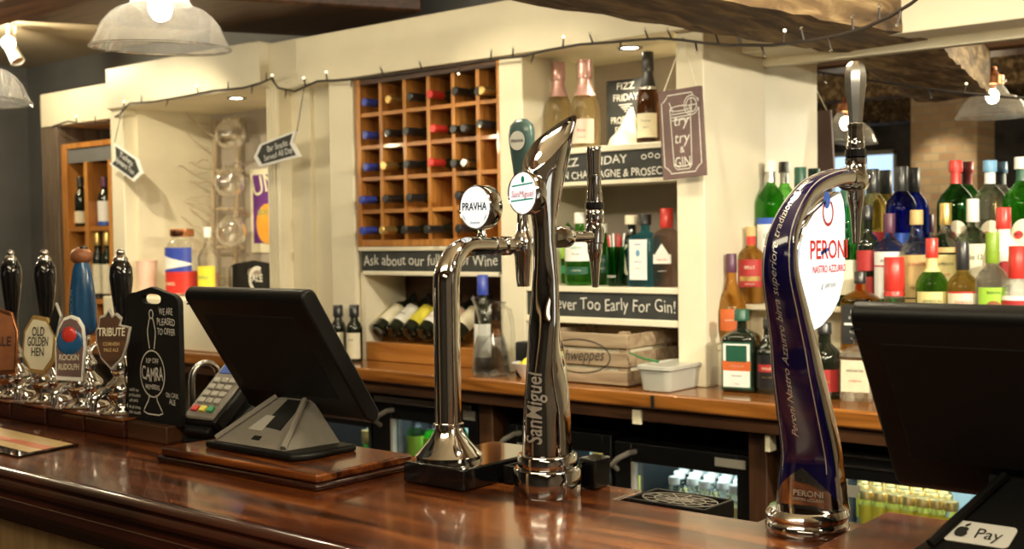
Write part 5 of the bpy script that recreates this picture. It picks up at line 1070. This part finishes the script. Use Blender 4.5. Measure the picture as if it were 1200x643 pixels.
# ---- hand pumps
def pump_base(i, x):
    t = thing('pump_box', 'red-brown mahogany box under the %s' % ('copper-clipped pump', 'yellow-clipped pump', 'blue-handled pump', 'shield-clipped pump')[i], 'pump box', (x, 1.385, ZT))
    MB().box(-.074, .074, -.05, .05, 0, .036).build('box_body', M['mahog_dark'], t, bevel=.003); MB().box(-.077, .077, -.053, .053, .0362, .042).build('top_plate', M['mahog'], t, bevel=.002); return t
def pump(x, label, handle='black'):
    t = thing('hand_pump', label, 'hand pump', (x, 1.385, ZT+.042))
    pr = [(.050, 0), (.052, .004), (.046, .010), (.030, .014), (.026, .022), (.034, .034), (.040, .048), (.038, .060), (.026, .072), (.020, .080), (.026, .090), (.027, .100), (.020, .112), (.014, .122), (.012, .14), (.015, .15), (.014, .16), (.010, .165)]
    MB().lathe(pr, 28).build('chrome_body', M['chrome'], t, smooth=50)
    MB().tube([(.0, -.02, .052), (0, -.055, .050), (0, -.072, .035), (0, -.074, .012)], [.010, .010, .009, .008], 12).build('spout', M['chrome'], t)
    if handle == 'black':
        pr = [(.011, .16), (.014, .166), (.0125, .18), (.0155, .21), (.021, .255), (.0245, .29), (.023, .312), (.0165, .325), (.013, .328)]
        MB().lathe(pr, 24).build('handle', M['blackgloss'], t, smooth=60)
        MB().lathe([(.0145, .326), (.0155, .331), (.012, .336), (.008, .340), (.0095, .345), (.0075, .351), (0, .353)], 20).build('finial', M['steel'], t, smooth=60)
    else:
        pr = [(.012, .16), (.030, .166), (.038, .18), (.037, .23), (.032, .27), (.026, .305), (.019, .325)]
        MB().lathe(pr, 24, sy=.7).build('handle', M['blueenamel'], t, smooth=60)
        put_text(MB(), 'GET ROCKIN', .017, flat((.004, -.0265, .22), (0, 0, 1), (-1, 0, 0)), width=.085).build('lettering', M['ltblue'], t)
        MB().ball((0, 0, .338), .023, 16, 10, sx=1.25, sz=.9).build('knob', M['brownclay'], t); MB().ball((.008, 0, .352), .011, 12, 8, sz=.8).build('knob_cap', M['blackgloss'], t)
        MB().ball((-.02, -.008, .332), .007, 10, 8).build('knob_nub', M['orangelabel'], t)
    return t
PX_ = [-2.685, -2.527, -2.368, -2.212]
for i, x in enumerate(PX_): pump_base(i, x)
pump(PX_[0], 'chrome hand pump with black handle behind the copper clip'); pump(PX_[1], 'chrome hand pump with black handle behind the yellow clip'); pump(PX_[2], 'chrome hand pump with broad blue handle and brown knob', 'blue'); pump(PX_[3], 'chrome hand pump with black handle beside the chalk offer board')
CY = 1.30
def clip(label, px, py, outline, m_rim, m_face, lines, tilt=0, k_in=.86, xtra=None):
    c = ony(px, py, CY); t = thing('pump_clip', label, 'pump clip', (c.x, CY, c.z)); t.rotation_euler = (math.radians(-6), 0, math.radians(36+tilt))
    s_ = depth(c)/FPX; P = [Vector((x*s_/.90, 0, y*s_)) for x, y in outline]
    MB().extr(P, (0, .009, 0)).build('plaque', m_rim, t, bevel=.0015)
    I = [Vector((p.x*k_in, -.0015, p.z*k_in)) for p in P]; MB().extr(I, (0, .003, 0)).build('printed_face', m_face, t)
    for (b, y, sz, wd, mm) in lines: put_text(MB(), b, sz, flat((0, -.0028, y), (1, 0, 0), (0, 0, 1)), width=wd, bold=.012).build('lettering', mm, t)
    if xtra: xtra(t, s_)
    MB().tube([(0, .009, 0), (0, .045, -.01)], .006, 8).build('bracket', M['steel'], t); return t
oct_ = [(-8, 36), (9, 33), (20, 14), (19, -16), (8, -33), (-9, -31), (-19, -12), (-18, 18)]
clip('yellow-rimmed octagonal pump clip with a cream face and dark lettering', 45, 405, oct_, M['gold'], M['ivory'], [('OLD', .022, .028, .03, M['ink']), ('GOLDEN', .0, .028, .05, M['ink']), ('HEN', -.022, .026, .03, M['ink'])], -8)
arch = [(-15, -43), (15, -45), (17, -5), (14, 20), (8, 30), (0, 33), (-8, 30), (-14, 18), (-17, -5)]
def reindeer(t, s_):
    MB().ball((0, -.004, .018), .017, 14, 8, sy=.25).build('red_emblem', M['redfoil'], t)
    MB().ball((0, -.0015, .004), .030, 18, 10, sy=.12, sz=.95).build('blue_emblem', M['blueenamel'], t)
    for a in (-.015, 0, .015): MB().ball((a, .002, .05+abs(a)*-.3), .006, 10, 6, sy=.5).build('rim_flower', M['pinklabel'], t)
clip('arched pump clip with white rim, red and blue picture and two-line lettering', 82, 402, arch, M['white'], M['plum'], [('ROCKIN', -.036, .018, .044, M['ivory']), ('RUDOLPH', -.056, .018, .046, M['ivory'])], -4, .88, reindeer)
shield = [(-18, 12), (-17, -4), (-12, -22), (0, -36), (12, -22), (17, -4), (20, 15), (8, 18), (10, 26), (4, 32), (0, 28), (-4, 37), (-8, 30), (-14, 28), (-15, 16)]
clip('dark shield-shaped pump clip with pale band lettering', 131, 398, shield, M['silverplastic'], M['dkwood'], [('TRIBUTE', .008, .024, .056, M['ivory']), ('CORNISH', -.012, .010, .034, M['tanlabel']), ('PALE ALE', -.024, .010, .03, M['tanlabel'])], 0, .90)
clip('copper-brown pump clip cut by the picture edge beside the first pump', 4, 400, [(-18, -40), (14, -38), (15, 12), (8, 34), (-8, 40), (-18, 30)], M['copper'], M['brownclay'], [('ALE', -.01, .03, .04, M['ink'])], 0)
clip('small dark diamond pump clip between the yellow and arched clips', 64, 376, [(0, 22), (7, 6), (2, -20), (-7, -4)], M['silverplastic'], M['blackmatt'], [], -10)
# ---- black base and drip tray by the swan-neck font
def onc(px, py): return onz(px, py, ZT)
fb = thing('font_plinth', 'glossy black rectangular base block under the swan-neck font', 'base block', (0, 0, 0))
MB().box(-1.357, -1.222, 1.368, 1.60, ZT+.001, ZT+.036).build('base_block', M['blackgloss'], fb, bevel=.003)
def drip(label, x0, x1, y0, y1, z0, z1):
    t = thing('drip_tray', label, 'drip tray', (0, 0, 0))
    MB().box(x0, x1, y0, y1, z0, z0+.006).box(x0, x0+.006, y0, y1, z0+.006, z1).box(x1-.006, x1, y0, y1, z0+.006, z1).box(x0+.006, x1-.006, y0, y0+.006, z0+.006, z1).box(x0+.006, x1-.006, y1-.006, y1, z0+.006, z1).build('tray', M['black'], t, bevel=.0015)
    cx_, cy_ = (x0+x1)/2, (y0+y1)/2; R_ = min(x1-x0, y1-y0)/2-.008; g = MB()
    for r_ in (.35, .68, 1.0): g.tube([(cx_+(x1-x0-.014)/2*r_*math.cos(a), cy_+(y1-y0-.014)/2*r_*math.sin(a), z1-.002) for a in [2*math.pi*k/36 for k in range(37)]], .0012, 6)
    for k in range(6): a = math.pi*k/6; g.tube([(cx_-(x1-x0-.014)/2*math.cos(a), cy_-(y1-y0-.014)/2*math.sin(a), z1-.002), (cx_+(x1-x0-.014)/2*math.cos(a), cy_+(y1-y0-.014)/2*math.sin(a), z1-.002)], .0012, 6)
    g.build('grid', M['greyplastic'], t); return t
drip('black drip tray with ringed grid between the two chrome fonts', -1.215, -1.165, 1.46, 1.60, ZT+.001, ZT+.030)
drip('black drip tray with ringed grid hung beyond the bar edge', -.985, -.845, 1.478, 1.565, ZT-.03, ZT+.003)
tag(MB().box(-1.092, -1.058, 1.502, 1.545, ZT+.001, ZT+.050).build('tap_box', M['blackgloss'], bevel=.003), 'glossy black box right behind the twisted chrome font', 'box')
# ---- swan-neck font
SXp = -1.314
pf = thing('beer_font', 'chrome swan-neck beer font with round lit white badge and grey-green tap handle', 'beer font', (SXp, 1.435, ZT+.036))
zc = onx(540, 289, SXp).z-(ZT+.036)
MB().lathe([(.056, 0), (.057, .006), (.052, .010), (.045, .018), (.034, .030), (.025, .044), (.0225, .052)], 36).build('cone_foot', M['chrome'], pf, smooth=50)
MB().lathe([(.0225, .05), (.026, .052), (.026, .058), (.0225, .060)], 28).build('foot_collar', M['chrome'], pf)
rb = .062; pts = [(0, 0, .055), (0, 0, .15), (0, 0, zc-rb-.03), (0, 0, zc-rb)]+[(0, rb-rb*math.cos(math.radians(a)), zc-rb+rb*math.sin(math.radians(a))) for a in range(10, 91, 10)]+[(0, rb+.03, zc), (0, rb+.062, zc-.001)]
rd = [.0225, .0225, .0225, .0225]+[.0225-.0007*k for k in range(9)]+[.0155, .0145]
MB().tube(pts, rd, 28).build('swan_neck', M['chrome'], pf, smooth=60)
R90 = Matrix.Rotation(-math.pi/2, 4, 'X')
ye = rb+.062
MB().lathe([(.0135, 0), (.0165, .002), (.0165, .012), (.0135, .014), (.0135, .030), (.0175, .033), (.0175, .048), (.014, .052), (.011, .07), (.011, .085)], 24).xf(Matrix.Translation((0, ye-.005, zc)) @ R90).build('coupling', M['chrome'], pf, smooth=40)
yt = ye+.085
MB().lathe([(.012, -.075), (.014, -.06), (.016, -.02), (.019, -.012), (.019, .012), (.015, .018), (.011, .03), (.010, .06)], 22).xf(Matrix.Translation((0, yt, zc))).build('tap_body', M['chrome'], pf, smooth=40)
MB().lathe([(.0105, .06), (.014, .09, 3), (.017, .13, 3), (.0265, .19, 3), (.028, .208, 3), (.024, .222, 3), (.012, .232, 3), (0, .234, 3)], 24, sy=.42).xf(Matrix.Translation((0, yt, zc-.003))).build('tap_handle', M['teal'], pf, smooth=50)
ro = MB(); disc_mark(0, 0, .0175, .0175, 24)(ro, lambda x, y: (x, yt-.0128, zc+.190+y)); ro.build('handle_roundel', M['white'], pf)
put_text(MB(), 'PRAVHA', .008, flat((0, yt-.0135, zc+.187), (1, 0, 0), (0, 0, 1)), width=.028, bold=.02).build('lettering', M['ink'], pf)
def badge(parent, c, R_, az, tilt=0, th_=.022):
    m_ = Matrix.Translation(c) @ Matrix.Rotation(math.radians(az)+math.pi/2, 4, 'Z') @ Matrix.Rotation(math.pi/2, 4, 'X')   # local z -> facing
    MB().lathe([(R_*.96, -th_), (R_, -th_+.002), (R_, .001), (R_*.97, .003), (R_*.93, .0015)], 40, captop=False).xf(m_).build('badge_housing', M['darkchrome'], parent, smooth=40)
    MB().lathe([(0, .0015), (R_*.94, .0015)], 40, captop=False, capbot=False).xf(m_).build('badge_face', M['lens'], parent)
    return lambda x, y: tuple(m_ @ Vector((x, y, .0024)))
bc_ = (0, .078, zc+.068); RB = .0385
fnb_ = badge(pf, bc_, RB, -94, 0, .030)
put_text(MB(), 'PRAVHA', .019, lambda x, y: fnb_(x-.001, y-.005), width=.060, bold=.02).build('badge_lettering', M['ink'], pf)
put_text(MB(), 'Staropramen', .008, lambda x, y: fnb_(x, y-.029), width=.024, shear=.3).build('badge_script', M['ink'], pf)
strokes(MB(), [arc(0, 0, RB*.82, RB*.82, 205, 225, 4), arc(0, 0, RB*.82, RB*.82, 315, 335, 4)], .0012, fnb_).build('badge_ticks', M['ink'], pf)
MB().lathe([(.008, .012), (.0085, .02), (.0065, .024), (.0065, .034)], 16).xf(Matrix.Translation((0, .094, zc))).build('badge_stem', M['chrome'], pf)
# ---- twisted chrome font
sb_ = onz(642, 578, ZT)
sf = thing('beer_font', 'tall twisted chrome beer font with slanted blade top and oval lit badge', 'beer font', (sb_.x, sb_.y, ZT))
MB().lathe([(.0535, 0), (.0545, .003), (.0545, .040), (.0525, .043), (.047, .0435)], 44).build('base_drum', M['darkchrome'], sf, smooth=40)
MB().lathe([(.047, .0435), (.0475, .046), (.0475, .062), (.045, .065), (.038, .066)], 44).build('base_collar', M['chrome'], sf, smooth=40)
zl = .066; zwst = .405
def cr_(z):
    kp = [(.066, .0395), (.12, .038), (.20, .0335), (.26, .029), (.32, .0225), (.365, .0188), (.405, .0180)]
    for (z0, r0), (z1, r1) in zip(kp, kp[1:]):
        if z <= z1: u = (z-z0)/(z1-z0); u = u*u*(3-2*u)*.5+u*.5; return r0+(r1-r0)*u
    return kp[-1][1]
def colr(z, a):
    r0 = cr_(z); f_ = math.sin(math.pi*min(1, (z-zl)/(zwst-zl)*1.02))**.7*min(1, max(.06, (z-.13)/.15)); tw = a-(z-zl)*7.5; amp = .0062*f_*(r0/.03)
    return r0+amp*(math.sin(2*tw)*.6+math.sin(3*tw+1.1)*.5)-amp*.15
rows = []; n = 72; m_ = 60
for j in range(m_+1):
    z = zl+(zwst-zl)*j/m_; r0 = cr_(z); f_ = math.sin(math.pi*min(1, (z-zl)/(zwst-zl)*1.02))**.7*min(1, max(.06, (z-.13)/.15)); row = []
    for i in range(n):
        a = 2*math.pi*i/n; tw = a*1.0-(z-zl)*7.5; amp = .0062*f_*(r0/.03)
        g = math.sin(2*tw)*.6+math.sin(3*tw+1.1)*.5; r_ = r0+amp*g-amp*.15
        row.append((r_*math.cos(a), r_*math.sin(a), z))
    rows.append(row)
zlow, ztip = .505, .604
for j in range(1, 25):
    v = j/24; row = []
    for i in range(n):
        a = 2*math.pi*i/n; s_ = (1+math.sin(a))/2; zt_ = zlow+(ztip-zlow)*s_**.85; z = zwst+(zt_-zwst)*v
        u = v*v*(3-2*v); tip = max(0, (s_-.5)*2)
        rx = .018+(.034-.018)*u*(1-.72*tip*u); ry = .018+(.040-.018)*u
        row.append((rx*math.cos(a), ry*math.sin(a)+.042*s_*v**1.6, z))
    rows.append(row)
top = rows[-1]; cc = sum((Vector(p) for p in top), Vector((0, 0, 0)))/n
nrm_ = Vector((0, -.8, .6))
inner = []
for q, dep in ((.93, .0), (.90, .006), (.75, .016), (.4, .026)): inner.append([tuple(cc.lerp(Vector(p), q)-Vector((0, -.45, .9))*dep) for p in top])
o0 = len(rows); body = MB().grid(rows+inner, True); k0 = len(body.v); body.v.append(tuple(cc-Vector((0, -.45, .9))*.028)); b0 = (len(rows)+len(inner)-1)*n
for i in range(n): body.f.append((b0+i, b0+(i+1) % n, k0))
body.build('twisted_column', M['darkchrome'], sf, smooth=50)
put_text(MB(), 'SanMiguel', .036, lambda x, y: (lambda zz, aa: ((colr(zz, aa)+.0012)*math.cos(aa), (colr(zz, aa)+.0012)*math.sin(aa), zz))(.140+x, math.radians(-78)-(y-.008)/.034), width=.112, cut=10, shear=.12, bold=.012).build('raised_lettering', M['silverprint'], sf)
zb3 = onx(617, 226, sb_.x).z-ZT
fnb_ = badge(sf, (-.006, -.045, zb3), .034, -100, 0, .020)
put_text(MB(), 'SanMiguel', .014, lambda x, y: fnb_(x, y-.006), width=.052, shear=.2).build('badge_lettering', M['redink'], sf)
strokes(MB(), [[(-.026, -.012), (.026, -.009)], [(-.024, .011), (.025, .015)]], .0022, fnb_).build('badge_lines', M['tealink'], sf)
mb = MB(); disc_mark(.002, .021, .004, .0055, 12)(mb, fnb_); mb.build('badge_emblem', M['tealink'], sf)
MB().tube([(-.004, -.026, zb3), (0, 0, zb3-.004)], .010, 12).build('badge_mount', M['darkchrome'], sf)
# tap on the bar staff's side
def stout_tap(parent, y0, y1, zt_, zbase, hl, rot=0, big=1.0, flute=True, hm=None):
    ar = [(.016, 0), (.0165, .002), (.0165, .018), (.0175, .02), (.0175, .045), (.0155, .05), (.009, .055), (.009, y1-y0)]
    MB().lathe(ar, 24).xf(Matrix.Translation((0, y0, zt_)) @ R90).build('tap_arm', M['chrome'], parent, smooth=40)
    MB().lathe([(.004, -.085*big), (.0055, -.084*big), (.0085, -.045*big), (.011, -.030*big), (.0125, -.026*big), (.0125, -.012), (.015, -.010), (.016, .010), (.0135, .022), (.0155, .025), (.0155, .032 if flute else .042), (.013, .034 if flute else .046)], 22).xf(Matrix.Translation((0, y1, zt_))).build('tap_nozzle', M['chrome'], parent, smooth=40)
    zs = -.020 if flute else 0; h0 = .104+zs
    MB().lathe([(.0155, .046+zs*.6), (.0155, .057+zs*.6)], 22).xf(Matrix.Translation((0, y1, zt_))).build('tap_ring', M['blackgloss'], parent)
    MB().lathe([(.0125, .057+zs*.6), (.014, .062+zs*.6), (.0125, .075+zs), (.0115, .095+zs), (.0125, .097+zs), (.0125, .102+zs), (.010, .104+zs)], 20).xf(Matrix.Translation((0, y1, zt_))).build('handle_ferrule', M['chrome'], parent, smooth=40)
    h1 = h0+hl
    MB().lathe([(.0105, h0), (.013, h0+hl*.3), (.0165, h0+hl*.62), (.0165, h0+hl*.78), (.0135, h0+hl*.92), (.008, h0+hl*.985), (0, h1)] if hm != 'flat' else [(.011, h0), (.0115, h0+.02), (.0125, h0+hl*.7), (.0135, h0+hl*.95), (.0125, h1), (0, h1+.001)], 8 if flute else 20).xf(Matrix.Translation((0, y1, zt_))).build('tap_handle', M['steel'] if flute else M['chrome'], parent, smooth=30)
za = onx(697, 277, sb_.x).z-ZT; ya = onx(697, 277, sb_.x).y-sb_.y
stout_tap(sf, .014, ya, za, 0, onx(697, 172, sb_.x).z-ZT-za-.104, hm='flat', flute=False, big=1.0)
# ---- blue curved font
XP = -.679
pb = thing('beer_font', 'curved navy blue and chrome beer font with large lit white face', 'beer font', (XP, 1.463, ZT))
def lp(px, py): q = onx(px, py, XP); return (q.y-1.463, q.z-ZT)
MB().lathe([(.053, 0), (.056, .004), (.056, .012), (.052, .017), (.055, .021), (.056, .026), (.053, .031), (.050, .034)], 44).build('base_ring', M['chrome'], pb, smooth=40)
ctl = [(948,590),(947,560),(945,530),(937,480),(930,436),(926,404),(919,364),(912,322),(913,286),(920,260),(935,232),(952,214),(975,204),(992,203)]
cp = [Vector((0, *lp(*q))) for q in ctl]; cp[0].z = .030; cp[0].y = 0.0; cp[1].y = .0
def cat(P, N_):
    out = []
    for i in range(len(P)-1):
        a, b, c, d = P[max(i-1, 0)], P[i], P[i+1], P[min(i+2, len(P)-1)]
        for k in range(N_):
            t = k/N_; out.append(.5*((2*b)+(c-a)*t+(2*a-5*b+4*c-d)*t*t+(3*b-a-3*c+d)*t**3))
    return out+[P[-1]]
cpath = cat(cp, 5); NN = len(cpath)
hwX = [ .050+(.015-.050)*min(1, (i/(NN-1))/.80)**.8 for i in range(NN)]
dp = [ .034+(.012-.034)*min(1, (i/(NN-1))/.6) for i in range(NN)]
def frame(i):
    t = (cpath[min(i+1, NN-1)]-cpath[max(i-1, 0)]).normalized(); nf = Vector((0, -t.z, t.y)); return t, (nf if True else nf)
nC = 40; rows = []
for i in range(NN):
    t, nf = frame(i); c = cpath[i]-nf*dp[i]*.55; row = []
    for k in range(nC):
        a = 2*math.pi*k/nC; ee = 2.6; ca, sa = math.cos(a), math.sin(a); q = 1/((abs(ca)**ee+abs(sa)**ee)**(1/ee))
        p = c+Vector((1, 0, 0))*hwX[i]*q*ca+nf*dp[i]*q*sa; row.append(tuple(p))
    rows.append(row)
def surf(i, u, off=0.0):        # u in radians around the section, pi/2 = facing the customers
    i0 = max(0, min(NN-1.001, i)); a_ = int(i0); fr_ = i0-a_; out = []
    for q_ in (a_, a_+1):
        t, nf = frame(q_); c = cpath[q_]-nf*dp[q_]*.55; ee = 2.6; ca, sa = math.cos(u), math.sin(u); q = 1/((abs(ca)**ee+abs(sa)**ee)**(1/ee))
        out.append(c+Vector((1, 0, 0))*(hwX[q_]*q*ca+off*ca)+nf*(dp[q_]*q*sa+off*sa))
    return out[0].lerp(out[1], fr_)
bd_ = MB().grid(rows, True); bd_.f.append(tuple(range(nC-1, -1, -1))); bd_.f.append(tuple((NN-1)*nC+i for i in range(nC)))
bd_.build('curved_body', M['chrome'], pb, smooth=50)
rows = [[tuple(surf(i, math.radians(a), .0010)) for a in range(32, 171, 6)] for i in [k*.5+2 for k in range((NN-3)*2)]]
MB().grid([r[::-1] for r in rows]).build('blue_enamel_front', M['navy'], pb, smooth=60)
for a0 in (48, 132): MB().tube([surf(k*.5+(3 if a0 > 90 else 2.5)+4, math.radians(a0), .0014) for k in range((NN-10)*2)], .0008, 5).build('pinstripe', M['silverprint'], pb)
# pointed chrome shield low on the front
rows = []
for j in range(13):
    v = j/12; rows.append([tuple(surf(v*max(.5, 7.6-7.0*abs(a-90)/75.0), math.radians(a), .0022)) for a in range(22, 171, 4)])
MB().grid([r[::-1] for r in rows]).build('chrome_shield', M['chrome'], pb, smooth=50)
arcL = [0.0]
for i in range(1, NN): arcL.append(arcL[-1]+(cpath[i]-cpath[i-1]).length)
def at_len(s_):
    for i in range(NN-1):
        if arcL[i+1] >= s_: return i+(s_-arcL[i])/(arcL[i+1]-arcL[i])
    return NN-1.01
def script(x, y, s0): 
    i = at_len(s0+x); return tuple(surf(i, math.radians(97)+y/ (max(.016, hwX[int(i)])*.95), .0018))
Ltot = arcL[-1]
put_text(MB(), 'Peroni Nastro Azzurro birra superiore tradizione o naturalita dal 1963', .0115, lambda x, y: script(x, y-.004, Ltot*.56), width=Ltot*.78, cut=3, shear=.4).build('script_lettering', M['silverprint'], pb)
put_text(MB(), 'PERONI', .014, lambda x, y: tuple(surf(2.8+y/.0125, math.radians(80)-x/.05*-1*-1, .003)), width=.042, bold=.02).build('shield_lettering', M['silverprint'], pb)
put_text(MB(), 'NASTRO AZZURRO', .007, lambda x, y: tuple(surf(2.1+y/.0125, math.radians(80)-x/.05*-1*-1, .003)), width=.042, bold=.01).build('shield_lettering', M['silverprint'], pb)
# lit face: D-shaped double-sided lamp in the hollow of the curve
dpx = [(986,224),(970,234),(955,249),(944,268),(937,290),(935,310),(936,330),(939,348),(943,364),(949,380),(953,390),(963,384),(975,370),(984,352),(989,330),(991,305),(991,280),(991,250),(989,232)]
_X0 = XP; XP = XP+.0155; D = [lp(*q) for q in dpx]
MB().extr([(-.013, y, z) for y, z in D], (.026, 0, 0)).build('face_housing', M['chrome'], pb, bevel=.0015)
cyy = sum(q[0] for q in D)/len(D); czz = sum(q[1] for q in D)/len(D)
MB().extr([(-.0155, cyy+(y-cyy)*.965, czz+(z-czz)*.965) for y, z in D], (.031, 0, 0)).build('lit_face', M['lens2'], pb)
c1_ = lp(968, 300); XP = _X0
fnp = lambda x, y: (.0163, c1_[0]+x, c1_[1]+y)
put_text(MB(), 'PERONI', .036, lambda x, y: fnp(x+.010, y-.003), width=.122, bold=.015).build('face_lettering', M['redink'], pb)
put_text(MB(), 'NASTRO AZZURRO', .014, lambda x, y: fnp(x+.010, y-.022), width=.108, bold=.02).build('face_lettering', M['redink'], pb)
strokes(MB(), [[(-.018, .004), (.008, .010)]], .005, fnp).build('blue_ribbon', M['blueink'], pb)
put_text(MB(), 'g. peroni', .012, lambda x, y: fnp(x+.006, y-.043), width=.05, shear=.4).build('face_signature', M['steel'], pb)
strokes(MB(), [arc(.006, .060, .016, .017, 120, 420, 22)], .0045, fnp).build('wreath_emblem', M['redlabel'], pb)
mb = MB(); disc_mark(.002, .077, .011, .012, 16)(mb, fnp); mb.build('blue_emblem', M['blueink'], pb)
yt2, zt2 = lp(1003, 211)
yq = cpath[-1].y
MB().ball(tuple(cpath[-1]+Vector((0, -.002, -.006))), .0155, 18, 12).build('top_knuckle', M['chrome'], pb)
hl2 = lp(998, 70)[1]-zt2-.084
stout_tap(pb, yq, yt2, zt2, 0, hl2, big=1.1, flute=True)
